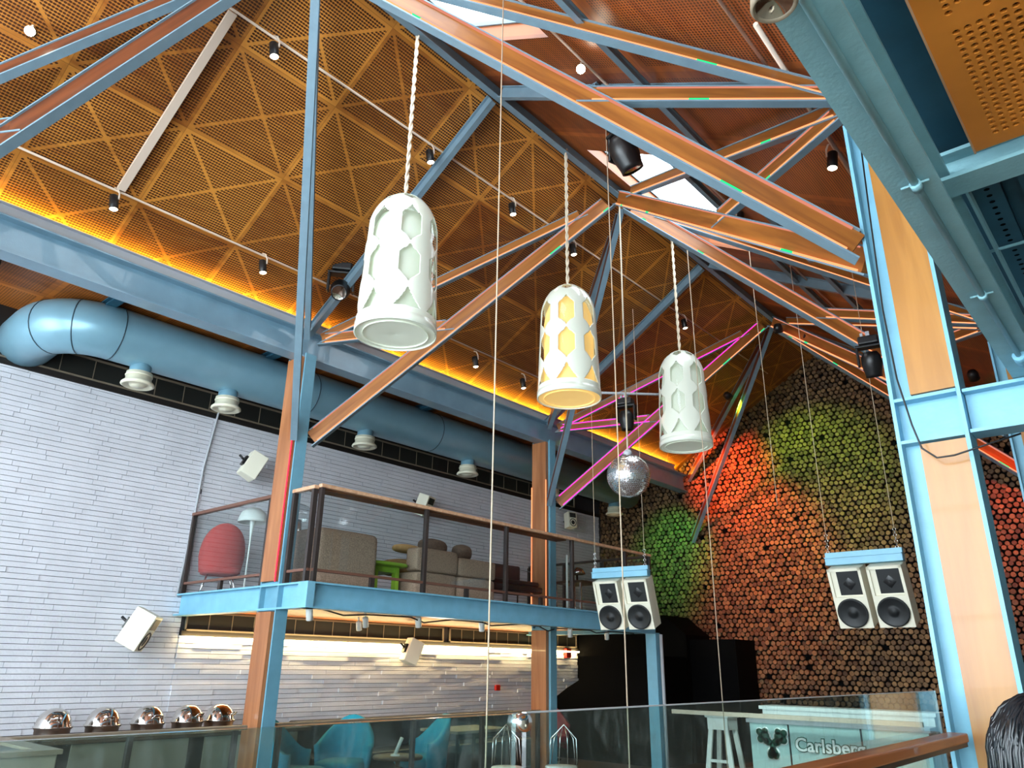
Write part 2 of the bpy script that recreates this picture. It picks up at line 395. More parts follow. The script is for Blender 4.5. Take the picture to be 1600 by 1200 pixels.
# back wall of stacked log ends
def log_wall():
    m = MB(); sp = .100; tones = []
    rows = int((6.45-FZ)/(sp*.866)); rnd = random.Random(3)
    for j in range(rows):
        z = FZ+.05+j*sp*.866
        x = -10.3+(sp/2 if j % 2 else 0)
        while x < 1.6:
            px = x+rnd.uniform(-.012, .012); pz = z+rnd.uniform(-.012, .012); x += sp
            top = min(roofL(px), roofR(px))+.02
            if px < -8.3: top = 4.1
            if px > -1: top = 4.1
            if pz > top or rnd.random() < .012: continue
            if px < -7.0 and pz < .4: continue
            r = rnd.uniform(.041, .050); d = rnd.uniform(0, .05); y = 15-d; n = 9; o = len(m.v)
            tx, tz = rnd.uniform(-.09, .09), rnd.uniform(-.09, .09)
            for (rr, yy) in ((r, 15.06), (r, y+.006), (r*.9, y)):
                for k in range(n):
                    a = 2*PI*k/n+px*7; ox, oz = rr*math.cos(a), rr*math.sin(a)
                    m.v.append((px+ox, yy+(ox*tx+oz*tz if yy < 15.05 else 0), pz+oz))
            t = rnd.random()
            for q in range(2):
                for k in range(n):
                    k2 = (k+1) % n; m.face([o+q*n+k, o+(q+1)*n+k, o+(q+1)*n+k2, o+q*n+k2][::-1]); tones.append(t*.25 if q == 0 else t*.5)
            m.face([o+2*n+k for k in range(n)]); tones.append(t)
    o = m.build('wall_back', 'logs'); at = o.data.attributes.new('tone', 'FLOAT', 'FACE'); at.data.foreach_set('value', tones)
    return structure(o)
log_wall()
structure(MB().box(-10.6, 4.2, 15.05, 15.3, FZ, 6.5).build('wall_back_backing', 'black'))
# roof slopes of perforated plywood boards
def slope(name, x0, x1, fn, mat, y0, y1, uoff, voff, hole=None):
    m = MB(); k = math.sqrt(1+SL*SL)
    def patch(xa, xb, ya, yb):
        q = [(xa, ya), (xb, ya), (xb, yb), (xa, yb)]
        m.quad_uv([(x, y, fn(x)) for x, y in q], [(y-uoff, (abs(x-x0))*k-voff) for x, y in q])
        m.quad_uv([(x, y, fn(x)+.05) for x, y in q][::-1], [(y-uoff, (abs(x-x0))*k-voff) for x, y in q][::-1])
    if hole:
        xs = sorted([x0, x1, hole[0], hole[1]]); ys = [y0]
        for (a, b) in hole[2]: ys += [a, b]
        ys.append(y1)
        for i in range(3):
            for j in range(len(ys)-1):
                if i == 1 and j % 2 == 1: continue
                patch(xs[i], xs[i+1], ys[j], ys[j+1])
        for (a, b) in hole[2]:
            for (xa, xb, ya, yb) in ((xs[1], xs[1], a, b), (xs[2], xs[2], a, b), (xs[1], xs[2], a, a), (xs[1], xs[2], b, b)):
                m.quad_uv([(xa, ya, fn(xa)), (xb, yb, fn(xb)), (xb, yb, fn(xb)+.25), (xa, ya, fn(xa)+.25)], [(0, 0), (.02, 0), (.02, .02), (0, .02)])
    else: patch(x0, x1, y0, y1)
    return structure(m.build(name, mat))
slope('ceiling_left', -8.45, -4.60, roofL, 'ply', -4.1, 15.1, .26, .06)
slope('ceiling_right', -4.76, -.75, roofR, 'ply_plain', -4.1, 15.1, 0, 0, (-4.46, -3.30, ((1.6, 4.2), (6.45, 9.3))))
for a, b in ((1.6, 4.2), (6.45, 9.3)):
    m = MB()
    for (xa, xb, ya, yb) in ((-4.5, -3.26, a-.04, a+.02), (-4.5, -3.26, b-.02, b+.04), (-4.5, -4.44, a, b), (-3.32, -3.26, a, b)):
        m.add([(x, y, roofR(x)+dz) for dz in (.2, .26) for x, y in ((xa, ya), (xb, ya), (xb, yb), (xa, yb))], [(0, 1, 2, 3), (4, 7, 6, 5), (0, 4, 5, 1), (1, 5, 6, 2), (2, 6, 7, 3), (3, 7, 4, 0)])
    wn_ = structure(m.build('window_%d' % (2 if a < 3 else 3), 'greyblue'))
    MB().quad_uv([(x, y, roofR(x)+.22) for x, y in ((-4.5, a), (-3.26, a), (-3.26, b), (-4.5, b))], [(0, 0), (1, 0), (1, 1), (0, 1)]).build('window_pane', 'clear', wn_, origin=wn_.location)
def flat(name, x0, x1, y0, y1, z, mat):
    m = MB(); q = [(x0, y0), (x0, y1), (x1, y1), (x1, y0)]
    m.quad_uv([(x, y, z) for x, y in q], [(y, x) for x, y in q]); m.quad_uv([(x, y, z+.05) for x, y in q][::-1], [(y, x) for x, y in q][::-1])
    return structure(m.build(name, mat))
flat('ceiling_aisle_left', WX-.1, -8.1, -4.1, 15.1, 4.08, 'ply_aisle')
flat('ceiling_aisle_right', -1.0, 4.1, -4.1, 15.1, 4.12, 'ply_aisle')
structure(MB().box(-8.5, -8.45, -4, 15, 4.0, 4.35).build('trim_1', 'black_edge'))
# dark partition boxes by the stair
MP = MB().prism([(-10.25, 13.97, FZ), (-7.62, 13.97, FZ), (-7.62, 13.97, .62), (-8.1, 13.97, 1.0), (-10.25, 13.97, 1.0)], (0, 1.05, 0))
structure(MP.build('wall_partition', 'black'))
structure(MB().box(-7.62, -6.66, 14.1, 14.97, FZ, .53).build('wall_partition_low', 'black', bevel=.01))
structure(MB().prism([(-10.12, 12.9, FZ), (-10.1, 12.9, -.62), (-9.75, 12.9, -.40), (-9.43, 12.9, -.24), (-9.42, 12.9, .2), (-7.6, 12.9, .2), (-7.6, 12.9, FZ)], (0, 1.0, 0)).build('wall_stair', 'black'))
# ================================================================== steel
def ibeam(mb, P, Q, w, h, t=.018, upv=(0, 0, 1)):
    m, L_ = frame(P, Q, upv)
    mb.box(0, L_, -w/2, w/2, 0, t, m); mb.box(0, L_, -w/2, w/2, h-t, h, m); mb.box(0, L_, -t*.5, t*.5, t, h-t, m); return m, L_
def beam(name, P, Q, w, h, mat, label, cat='beam', group=None, t=.018, upv=(0, 0, 1)):
    m = MB(); ibeam(m, P, Q, w, h, t, upv); return tag(m.build(name, mat), label, cat, group)
beam('eave_beam', (LX, -4, 3.68), (LX, 15, 3.68), .22, .38, 'beamblue', 'long blue steel beam carried by the left columns above the round duct', group=None)
beam('eave_beam', (RX, -4, 3.72), (RX, 15, 3.72), .22, .36, 'blue', 'blue steel beam on top of the right columns, behind the overhead gallery beam')
beam('ridge_beam', (RIDGE[0], -4, RIDGE[1]), (RIDGE[0], 15, RIDGE[1]), .075, .2, 'greyblue', 'straight grey-blue steel ridge beam along the peak of the wooden roof', t=.014)
tr = MB(); tr.box(-8.14, -7.98, -4, 14.6, 4.075, 4.09); tr.box(-8.00, -7.985, -4, 14.6, 4.09, 4.2); tr.box(-8.02, -7.94, -4, 14.6, 4.2, 4.212)
tag(tr.build('cable_tray', 'trim'), 'pale grey cable tray running on top of the left blue beam', 'cable tray')
cv = MB().box(-8.13, -8.10, -4, 14.8, 4.12, 4.14)
tag(cv.build('cove_light', 'cove'), 'glowing amber light strip hidden behind the cable tray at the roof edge', 'light strip')
rows = {'near': (-2.5, 0), 'mid': (2.5, 5)}
for Y, nm in ((0, 'first'), (5, 'second'), (10, 'third')):
    beam('rafter', (-7.9, Y, 3.98), (-4.72, Y, 5.99), .07, .14, 'greyblue', 'grey-blue steel rafter on the left roof slope, %s one from the viewer' % nm, 'rafter', t=.012)
    beam('rafter', (-1.05, Y, 3.95), (-4.64, Y, 5.99), .07, .14, 'greyblue', 'grey-blue steel rafter on the right roof slope, %s one from the viewer' % nm, 'rafter', t=.012)
beam('purlin', (-2.70, -4, 4.88), (-2.70, 15, 4.88), .05, .1, 'greyblue', 'thin dark steel purlin along the middle of the right roof slope', 'purlin', t=.01)
beam('purlin', (-3.28, 4.9, 5.25), (-3.28, 15, 5.25), .05, .1, 'greyblue', 'thin steel purlin beside the skylight on the right roof slope', 'purlin', t=.01)

# columns: two flanges, web, wood infill boards, stiffener plates
def column(cx, Y, side, label, stiff, top=3.7, wd='col_wood'):
    t = root('steel_column', (cx, Y, FZ), label, 'column'); pb = 'blue' if side > 0 else 'colblue'
    a, b = cx-.195, cx+.195; fy = .10 if side > 0 else .078
    MB().box(a, a+.022, Y-fy, Y+fy, FZ, top).build('flange', pb, t)
    MB().box(b-.022, b, Y-fy, Y+fy, FZ, top).build('flange', pb, t)
    MB().box(a+.022, b-.022, Y-.012, Y+.012, FZ, top).build('web', pb, t)
    wx0, wx1 = (a-.001, b-.09) if side < 0 else (a+.115, b-.024)
    zs = [FZ]+stiff+[top]
    for i in range(0, len(zs)-1, 2):
        yo = fy+.004 if side < 0 else fy-.03
        w_ = MB().box(wx0, wx1, Y-yo, Y-.013, zs[i]+.03, zs[i+1]-.02)
        w_.build('wood_board', wd if side > 0 else 'col_wood_left', t)
    for z in stiff:
        MB().box(a+.02, b-.02, Y-fy, Y+fy, z-.01, z+.01).build('stiffener', pb, t)
    return t
names = {0: 'nearest', 5: 'front', 10: 'middle', 15: 'rear'}
cols = {}
for Y in (5, 10):
    cols[(-1, Y)] = column(LX, Y, -1, {5: 'blue steel and wood column piercing the balcony at its near corner', 10: 'blue steel and wood column standing behind the long side of the balcony'}[Y], [.56, .85])
cols[(1, 5)] = column(RX, 5, 1, 'large blue steel column with orange wood infill at the right of the picture', [1.31, 1.58])
cols[(1, 10)] = column(RX, 10, 1, 'far blue column with wood infill seen right of the large column', [1.31, 1.58])
cols[(-1, 0)] = column(LX, 0, -1, 'blue steel and wood column nearest the viewer on the brick wall side', [.56, .85])
# red light strip and edge strips on the front left column
tag(MB().box(-7.895, -7.882, 4.910, 4.918, .87, 2.75).build('led_strip', 'led_red'), 'thin red light strip up the edge of the balcony corner column', 'light strip')
tag(MB().box(-8.205, -8.19, 9.907, 9.918, .9, 2.9).build('led_strip', 'led'), 'orange light strip on the left edge of the middle column', 'light strip')
tag(MB().box(-7.895, -7.881, 9.910, 9.918, .9, 3.0).build('led_strip', 'led'), 'orange light strip on the right edge of the middle column', 'light strip')

# inclined lit struts
def strut(P, Q, label, lit=1, w_=.105, h=.2, mats=('led', 'led'), split=None):
    P, Q = V(P), V(Q); m, L_ = frame(P, Q); mid = m.copy()
    t = bpy.data.objects.new('roof_strut', None); col.objects.link(t); t.matrix_world = m; t.empty_display_size = .1
    t['label'] = label; t['category'] = 'strut'
    fl = MB().box(0, L_, -w_/2, w_/2, -h/2, -h/2+.014); fl.build('bottom_flange', 'greyblue', t)
    MB().box(.1, L_-.1, -w_/2, w_/2, h/2-.012, h/2).build('top_flange', 'greyblue', t)
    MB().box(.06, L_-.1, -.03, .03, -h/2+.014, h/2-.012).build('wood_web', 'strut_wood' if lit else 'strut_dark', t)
    if lit:
        for s in (-1, 1):
            y0, y1 = sorted((s*(w_/2-.020), s*(w_/2-.002)))
            cut = L_*split if split else L_-.12
            MB().box(.1, cut, y0, y1, -h/2+.014, -h/2+.030).build('led_strip', mats[0], t)
            if split: MB().box(cut, L_-.12, y0, y1, -h/2+.014, -h/2+.030).build('led_strip', mats[1], t)
            if lit > 1: MB().box(.15, L_-.15, y0, y1, h/2-.024, h/2-.012).build('led_strip', 'led_dim' if mats[0] == 'led' else mats[0], t)
    return t
ZR = 5.93
LN, RN = -7.82, -1.14
word = {0: 'nearest', 5: 'front', 10: 'middle', 15: 'rear'}
nodew = {2.5: 'nearest', 7.5: 'middle', 12.5: 'far', -2.5: 'rearmost'}
for side, X in ((-1, LN), (1, RN)):
    sn = 'left' if side < 0 else 'right'
    for Y in (0, 5, 10, 15):
        for n in (Y-2.5, Y+2.5):
            if n < 0 or n > 13: continue
            if side > 0 and Y == 0: continue
            zlo = 2.57 if side < 0 else 2.66; zhi = 3.93 if side < 0 else 3.98
            lo = V((X, Y+(.1 if n > Y else -.1), zlo)); R_ = V((RIDGE[0]+side*.05, n+(.12 if n < Y else -.12), ZR)); hi = V((X, Y+(.08 if n > Y else -.08), zhi))
            bare = n < Y and side < 0; unlit = side < 0 and Y == 0
            mats = ('led', 'led'); split = None
            if side < 0 and Y == 10 and n > Y: mats = ('led_mag', 'led'); split = .52
            cn, nn = word[Y], nodew[n]
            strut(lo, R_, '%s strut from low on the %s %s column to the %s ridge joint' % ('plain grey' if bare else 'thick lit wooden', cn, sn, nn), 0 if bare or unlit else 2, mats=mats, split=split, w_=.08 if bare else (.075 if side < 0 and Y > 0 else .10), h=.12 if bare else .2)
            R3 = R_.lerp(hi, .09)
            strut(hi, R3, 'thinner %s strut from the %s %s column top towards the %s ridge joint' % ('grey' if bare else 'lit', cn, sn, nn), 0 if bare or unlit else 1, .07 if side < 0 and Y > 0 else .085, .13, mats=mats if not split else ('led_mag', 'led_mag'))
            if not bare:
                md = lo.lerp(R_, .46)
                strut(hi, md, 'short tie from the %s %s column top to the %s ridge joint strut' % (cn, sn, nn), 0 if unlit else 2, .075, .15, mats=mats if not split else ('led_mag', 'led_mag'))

# ================================================================== balcony on the left
structure(MB().box(WX+.03, -7.36, 5.06, 12.2, .7, .84).build('floor_balcony', 'darkwood'))
flat('ceiling_balcony', WX+.03, -7.45, 5.1, 12.1, .64, 'ply_aisle')
beam('balcony_beam', (WX+.02, 5.0, .56), (-7.22, 5.0, .56), .17, .28, 'blue', 'short blue balcony beam running from the brick wall through the column', t=.02)
beam('balcony_beam', (-7.31, 4.92, .56), (-7.31, 12.3, .56), .17, .28, 'blue', 'long blue balcony beam along the open side of the balcony', t=.02)
tag(MB().box(-7.398, -7.222, 4.905, 4.915, .56, .84).box(-7.222, -7.214, 4.905, 5.0, .56, .84).build('corner_plate', 'blue'), 'blue end plate closing the near corner of the balcony beams', 'plate')
beam('joist', (WX+.1, 12.2, .57), (-7.3, 12.2, .57), .15, .26, 'blue', 'blue joist closing the far end of the balcony', t=.02)
t = root('steel_post', (-7.31, 12.22, FZ), 'blue box post under the far corner of the balcony beside the dark partition', 'post')
MB().box(-7.4, -7.2, 12.12, 12.3, FZ, .56).build('shaft', 'blue', t); MB().tube([(-7.14, 12.2, FZ), (-7.14, 12.2, .55)], .03).build('down_pipe', 'trim', t)
def railing(name, pts, label, rail, zf, ztop, gl, posts, postmat='rail_dark', stub=True, shelf=0):
    A, B = V(pts[0]), V(pts[1]); m, L_ = frame(A, B)
    t = root(name, A, label, 'railing', world=False); t.rotation_euler = m.to_euler()
    top = ztop-zf
    MB().box(0, L_, -.035, .035, top-.045, top).build('handrail', rail, t, bevel=.008)
    if shelf: MB().box(.02, shelf, .035, .24, top-.06, top-.03).build('shelf_board', 'shelf', t)
    MB().box(0, L_, -.02, .02, .12, .15).build('bottom_rail', 'rail_low', t)
    for p in posts: MB().box(p-.022, p+.022, -.03, .03, -.02, top-.045).build('post', postmat, t)
    ps = sorted(posts)
    for a, b in zip(ps, ps[1:]):
        MB().box(a+.03, b-.03, -.005, .005, .15, top-.05).build('glass_pane', gl, t)
        if stub and b-a > 1: MB().box((a+b)/2-.03, (a+b)/2+.03, -.02, .02, 0, .12).build('foot', postmat, t)
    return t
railing('balcony_railing', ((WX+.05, 4.97, .84), (-8.22, 4.97, .84)), 'glazed railing on the short balcony side between brick wall and column', 'rail_low', .84, 1.93, 'glass', [.03, 1.95])
railing('balcony_railing', ((-7.78, 4.97, .84), (-7.33, 4.97, .84)), 'narrow glazed railing piece between the column and the balcony corner', 'rail_wood', .84, 1.93, 'glass', [.03, .42])
railing('balcony_railing', ((-7.31, 5.0, .84), (-7.31, 12.25, .84)), 'long glazed railing with pale handrail along the balcony front', 'rail_wood', .84, 1.95, 'glass', [.03, 1.68, 3.26, 4.85, 6.4, 7.2], shelf=4.75)
railing('balcony_railing', ((-7.35, 12.2, .84), (WX+.1, 12.2, .84)), 'dark railing across the far end of the balcony', 'rail_dark', .84, 1.93, 'glass', [.03, .95, 1.9, 2.8])
# grilles under the roof and under the balcony
def grille(y0, y1, z0, z1, label, npanes):
    t = root('vent_grille', (WX+.03, (y0+y1)/2, z0), label, 'vent grille')
    MB().box(WX-.02, WX+.015, y0, y1, z0, z1).build('mesh_panel', 'louvre', t)
    f = MB(); f.box(WX+.01, WX+.045, y0, y1, z1-.022, z1); f.box(WX+.01, WX+.045, y0, y1, z0, z0+.022)
    for i in (0, npanes): yy = y0+(y1-y0)*i/npanes; f.box(WX+.01, WX+.045, max(y0, yy-.02), min(y1, yy+.02), z0, z1)
    f.build('frame', 'louvre_frame', t)
    for i in range(1, npanes): yy = y0+(y1-y0)*i/npanes; MB().box(WX+.012, WX+.022, yy-.005, yy+.005, z0, z1).build('bar', 'louvre_frame', t)
    return t
grille(-4, 13.9, 3.42, 3.72, 'long dark mesh grille along the top of the brick wall under the duct', 44)
grille(5.1, 9.9, .38, .63, 'dark mesh grille below the balcony on the column side', 14)
grille(10.05, 13.9, .38, .63, 'dark mesh grille below the balcony at its far end', 12)
e_ = MB().box(WX-.02, WX+.03, -4, 14.9, 3.345, 3.42); tag(e_.build('coping_board', 'black_edge'), 'black board capping the top of the brick wall', 'board')
e_ = MB().box(WX-.02, WX+.04, 5.06, 13.95, .315, .38); tag(e_.build('coping_board', 'black_edge'), 'black board below the grille under the balcony', 'board')
tag(MB().box(WX+.055, WX+.10, 5.1, 13.9, .285, .31).build('wall_washer', 'cove_low'), 'cream light strip washing the brick wall below the balcony', 'light strip')
structure(MB().box(WX-.02, WX+.0, -4, 14.9, 3.72, 4.1).build('trim_2', 'black_edge'))
# white conduit up the brick wall
tag(MB().tube([(WX+.03, 4.92, .8), (WX+.035, 4.98, 1.9), (WX+.035, 5.0, 2.6), (WX+.035, 5.08, 3.3), (WX+.05, 5.12, 3.75)], .016, 6).build('wall_pipe', 'trim'), 'slim grey pipe climbing the brick wall to the grille', 'pipe')

# ================================================================== duct and diffusers
def duct():
    t = root('air_duct', (-9.2, 8, 3.4), 'big round blue air duct running above the brick wall with a bend', 'duct')
    R_ = .33; zc = 3.73; pts = [(-9.2, 14.6, zc), (-9.2, 9, zc), (-9.2, 3.12, zc)]
    arc = []
    for k in range(1, 9):
        a = k/8*PI/2; arc.append((-9.2-.62*(1-math.cos(a)), 3.12-.62*math.sin(a), zc-.0*k))
    end = [(-10.5, 2.49, zc-.05)]
    MB().tube(pts+arc+end, R_, 28).build('duct_pipe', 'duct', t)
    for (c, d) in (((-9.2, 3.12, zc), (0, 1, 0)), ((-9.2-.62*(1-math.cos(.6)), 3.12-.62*math.sin(.6), zc), (-math.sin(.6), -math.cos(.6), 0)), ((-9.2-.62*(1-math.cos(1.15)), 3.12-.62*math.sin(1.15), zc), (-math.sin(1.15), -math.cos(1.15), 0)), ((-9.2, 5.9, zc), (0, 1, 0)), ((-9.2, 8.4, zc), (0, 1, 0))):
        d = V(d); MB().tube([V(c)-d*.006, V(c)+d*.006], R_+.004, 28).build('seam', 'seam', t)
    adopt(t, 'seam', 'duct_pipe')
duct()
dp = MB()
DY = [3.5, 4.68, 7.02, 9.33, 11.75, 14.0]
nmx = ['nearest the bend', 'second from the bend', 'just past the balcony corner column', 'before the middle column', 'behind the magenta strut', 'behind the mirror ball, farthest along the duct']
first = None
for i, Y in enumerate(DY):
    if first is None:
        t = root('air_diffuser', (-9.2, Y, 3.16), '', 'air diffuser', 'round cream diffusers under the duct', world=False)
        MB().lathe([(.0, .30), (.125, .30), (.125, .12)], 24).build('spigot', 'duct', t)
        MB().lathe([(.13, .17), (.15, .165), (.15, .06), (.165, .055), (.19, .03), (.195, .01), (.17, -.005), (.14, .02), (.11, .03), (.08, -.01), (0, -.012)], 28).build('bowl', 'cream', t)
        MB().lathe([(.152, .135), (.158, .13), (.158, .12), (.152, .115)], 24).build('ring', 'cream', t)
        first = t
    else:
        t = copy_tree(first); t.location = (-9.2, Y, 3.16)
    t['label'] = 'round cream air diffuser under the blue duct, '+nmx[i]
# joists above the duct
for i, (Y, nm) in enumerate(((2.95, 'by the duct bend'), (5.1, 'by the balcony corner column'), (8.0, 'halfway along the duct'))):
    beam('joist', (WX, Y, 3.98), (-8.1, Y, 3.98), .12, .09, 'darkblue', 'blue cross joist under the side aisle ceiling '+nm, 'joist', t=.015)
t = root('cable_tray', (-8.6, 4.4, 4.0), 'perforated blue cable tray between duct and long blue beam', 'cable tray')
MB().box(-8.75, -8.4, 3.4, 6.9, 4.02, 4.035).build('tray_bed', 'darkblue', t)
q = MB(); q.box(-8.76, -8.745, 3.4, 6.9, 3.99, 4.06); q.box(-8.405, -8.39, 3.4, 6.9, 3.99, 4.06); q.build('tray_lip', 'blue', t)
t = root('projector', (-9.0, 1.55, 3.8), 'small black lamp box under the aisle ceiling at the far left edge', 'light')
MB().box(-9.12, -8.92, 1.5, 1.75, 3.86, 4.07).build('body', 'blackmetal', t); MB().box(-9.2, -8.9, 1.25, 1.6, 3.78, 3.83).build('lamp_plate', 'white', t)

# ================================================================== gallery edge overhead on the right
beam('gallery_beam', (RX+.2, 5.0, 1.31), (3.6, 5.0, 1.31), .17, .27, 'blue', 'blue cross beam running right from the large column', t=.02)
BX = -.41
t = root('gallery_beam', (BX, 2, 1.58), 'thick pale blue overhead beam crossing the top right corner', 'beam')
m = MB(); ibeam(m, (BX, -3.9, 1.585), (BX, 4.96, 1.585), .155, .2, .02); m.build('steel_section', 'blue_speck', t)
MB().tube([(BX+.012, -3.9, 1.572), (BX+.012, 4.75, 1.572)], .0135, 8).build('conduit', 'blue_speck', t)
for Y in (2.55, 3.62, 1.2):
    c = MB(); c.tube([(BX-.035, Y, 1.575), (BX+.055, Y, 1.575)], .005, 6); c.tube([(BX+.012, Y-.015, 1.57), (BX+.012, Y+.03, 1.57)], .019, 8); c.build('conduit_clamp', 'blue_speck', t)
c = MB(); c.tube([(BX+.012, 4.5, 1.57), (BX+.012, 4.62, 1.57)], .03, 12); c.build('conduit_cap', 'blue', t)
t = root('smoke_detector', (-.44, 1.44, 1.5), 'round glass-fronted fitting at the edge of the overhead blue beam, top of the picture', 'light')
MB().lathe([(.0, .07), (.05, .07), (.056, .0), (.05, -.008), (.044, 0)], 24, Matrix.Translation((-.44, 1.44, 1.50))).build('housing', 'louvre_frame', t)
MB().lathe([(.044, 0), (.02, .012), (0, .014)], 24, Matrix.Translation((-.44, 1.44, 1.50))).build('lens', 'steel', t)
# perforated plywood board with real holes
def holed_board():
    t = root('ceiling_board', (.6, 1.5, 1.75), 'orange plywood board with rows of round holes, top right corner', 'ceiling board')
    m = MB(); x0, y0, x1, y1 = -.225, .4, 1.2, 2.765; z = 1.75; p = .03; r = .0105; n = 8
    def ok(cx, cy):
        if cx < -.165+.005 or cy > 2.70: return False
        if 2.055 < cy < 2.055+.045 and True: return False
        # plain strip running up to the right
        d = (cy-2.075)-(cx+.17)*-.62
        return not (-.03 < d < .032)
    hx0 = -.165; nx, ny = 26, 44
    ys0 = 2.70-ny*p
    for i in range(nx):
        for j in range(ny):
            ax, ay = hx0+i*p, ys0+j*p; cx, cyy = ax+p/2, ay+p/2
            if not ok(cx, cyy): m.add([(ax, ay, z), (ax, ay+p, z), (ax+p, ay+p, z), (ax+p, ay, z)], [(0, 1, 2, 3)]); continue
            o = len(m.v)
            for k in range(n):
                a = -3*PI/4-k*PI/4; ca, sa = math.cos(a), math.sin(a); mxx = max(abs(ca), abs(sa))
                m.v += [(cx+ca/mxx*p/2, cyy+sa/mxx*p/2, z), (cx+r*ca, cyy+r*sa, z), (cx+r*ca, cyy+r*sa, z+.012)]
            for k in range(n):
                k2 = (k+1) % n; m.face([o+3*k, o+3*k2, o+3*k2+1, o+3*k+1]); m.face([o+3*k+1, o+3*k2+1, o+3*k2+2, o+3*k+2])
    X1, Y1 = hx0+nx*p, ys0+ny*p
    for (a, b, c, d) in ((x0, hx0, y0, y1), (X1, x1, y0, y1), (hx0, X1, y0, ys0), (hx0, X1, Y1, y1)):
        m.box(a, b, c, d, z, z+.012)
    m.build('board', 'panel', t)
    MB().box(x0, x1, y0, y1, z+.04, z+.05).build('backing', 'black_edge', t)
    MB().box(x0-.006, x0, y0, y1+.006, z-.004, z+.03).build('edge_strip', 'rail_wood', t)
holed_board()
beam('joist', (-.45, 2.9, 1.72), (2.6, 2.9, 1.72), .14, .12, 'blue_speck', 'blue cross joist just past the perforated plywood board', 'joist', t=.015)
structure(MB().box(-.5, 3.9, -4, 4.9, 1.93, 1.98).build('ceiling_gallery', 'darkblue'))
def tray():
    t = root('metal_deck', (.2, 3.9, 1.74), 'perforated blue metal deck panel beyond the cross joist', 'metal deck')
    m = MB()
    for k in range(8):
        x = -.30+k*.16; m.box(x, x+.1, 2.98, 4.9, 1.80, 1.805); m.box(x+.1, x+.16, 2.98, 4.9, 1.84, 1.845); m.box(x+.097, x+.1, 2.98, 4.9, 1.80, 1.845); m.box(x+.157, x+.16, 2.98, 4.9, 1.80, 1.845)
    m.build('ribbed_sheet', 'darkblue', t)
    h = MB()
    for k in range(8):
        for j in range(34):
            x = -.25+k*.16; y = 3.02+j*.055; h.lathe([(.011, 0), (0, 0)], 8, Matrix.Translation((x, y, 1.7985)))
    h.build('punched_holes', 'black', t)
    MB().box(-.31, -.30, 2.98, 4.9, 1.74, 1.85).box(-.02, .02, 2.98, 4.9, 1.76, 1.775).build('rib_flange', 'blue_speck', t)
    MB().tube([(-.33, 3.62, 1.77), (1.2, 3.62, 1.77)], .008, 6).build('tie_rod', 'blue_speck', t)
tray()

# ================================================================== track lighting
def polyline_pipe(name, pts, label, r=.013, mat='conduit'):
    return tag(MB().tube(pts, r, 6).build(name, mat), label, 'conduit')
def onL(x, y, d=.05): return (x, y, roofL(x)-d)
def onR(x, y, d=.05): return (x, y, roofR(x)-d)
polyline_pipe('conduit', [onL(-5.5, -2), onL(-5.5, 14.2)], 'cream conduit running the length of the left slope, upper line')
polyline_pipe('conduit', [onL(-7.45, -2), onL(-7.45, 9.2)], 'cream conduit running the length of the left slope, lower line')
bb = MB(); mm_, LL = frame(onL(-5.52, 2.28), onL(-7.42, 2.28)); bb.box(0, LL, -.04, .04, -.02, .02, mm_)
tag(bb.build('cable_duct', 'conduit'), 'wide cream cable duct joining the two conduits on the left slope', 'cable duct')
polyline_pipe('conduit', [onR(-3.15, -1), onR(-3.15, 11.5)], 'cream conduit along the upper part of the right slope')
polyline_pipe('conduit', [onR(-1.54, 1), onR(-1.55, 4.7)], 'cream conduit low on the right slope above the large column')
polyline_pipe('conduit', [onR(-1.42, 4.17), onR(-1.5, 6.6)], 'thicker pale pipe passing behind the strut joint above the large column', .02)
polyline_pipe('conduit', [onR(-2.3, 9.6), onR(-2.3, 12.2), onR(-2.3, 12.2, .4)], 'thin conduit near the far end of the right slope')
spot0 = None
def spot(loc, label, aim=(0, 0, -1), hot=False, group='small black track spotlights under the roof', power=9):
    global spot0
    if spot0 is None:
        t = root('track_spotlight', (0, 0, 0), '', 'spotlight', group, world=False)
        MB().lathe([(0, 0), (.038, 0), (.045, -.01), (.045, -.16), (.04, -.165)], 16).build('can', 'blackmetal', t)
        MB().tube([(0, 0, .10), (.04, 0, .08), (.055, 0, .02), (.05, 0, -.05)], .009, 6).build('bracket', 'conduit', t)
        MB().lathe([(.040, -.160), (.025, -.172), (0, -.175)], 16).build('lamp_face', 'spotlens', t)
        adopt(t, 'lamp_face', 'can')
        spot0 = t; c = t
    else: c = copy_tree(spot0)
    c.location = loc; c['label'] = label
    q = V(aim).normalized(); c.rotation_euler = (-q).to_track_quat('Z', 'X').to_euler()
    if power:
        lamp('spotlight_beam', 'SPOT', V(loc)+q*.19, V(loc)+q*2, power*(6 if hot else 1), (1, .80, .55), spot_size=math.radians(70), spot_blend=.8, shadow_soft_size=.04)
    return c
A = (.12, .1, -1)
for (x, y, n) in ((-5.5, 2.71, 'upper left conduit, beside the vertical strut at the top'), (-5.52, 4.78, 'upper left conduit, right of the big near pendant cord'), (-5.5, 6.21, 'upper left conduit, third along from the top'), (-5.5, 7.52, 'upper left conduit, just above the lit strut crossing'), (-5.5, 10.7, 'upper left conduit, far end beside the third pendant'),
                  (-7.45, 2.24, 'lower left conduit, at the foot of the wide cable duct'), (-7.45, 3.96, 'lower left conduit, left of the vertical strut'), (-7.5, 7.67, 'lower left conduit, below the lit strut by the near pendant'), (-7.52, 8.83, 'lower left conduit, end of the line beside the second pendant')):
    spot(onL(x, y, .12), 'small black spotlight on the '+n, A)
spot(onR(-3.2, 4.56, .12), 'glaring spotlight in the middle of the right slope near the top', (.42, -.6, -.67), True, power=8)
spot(onR(-1.5, 5.92, .12), 'small black spotlight beside the top of the large right column', (-.1, -.1, -1))
spot(onR(-3.05, 7.6, .12), 'small spotlight just below the skylight', (-.1, -.1, -1))
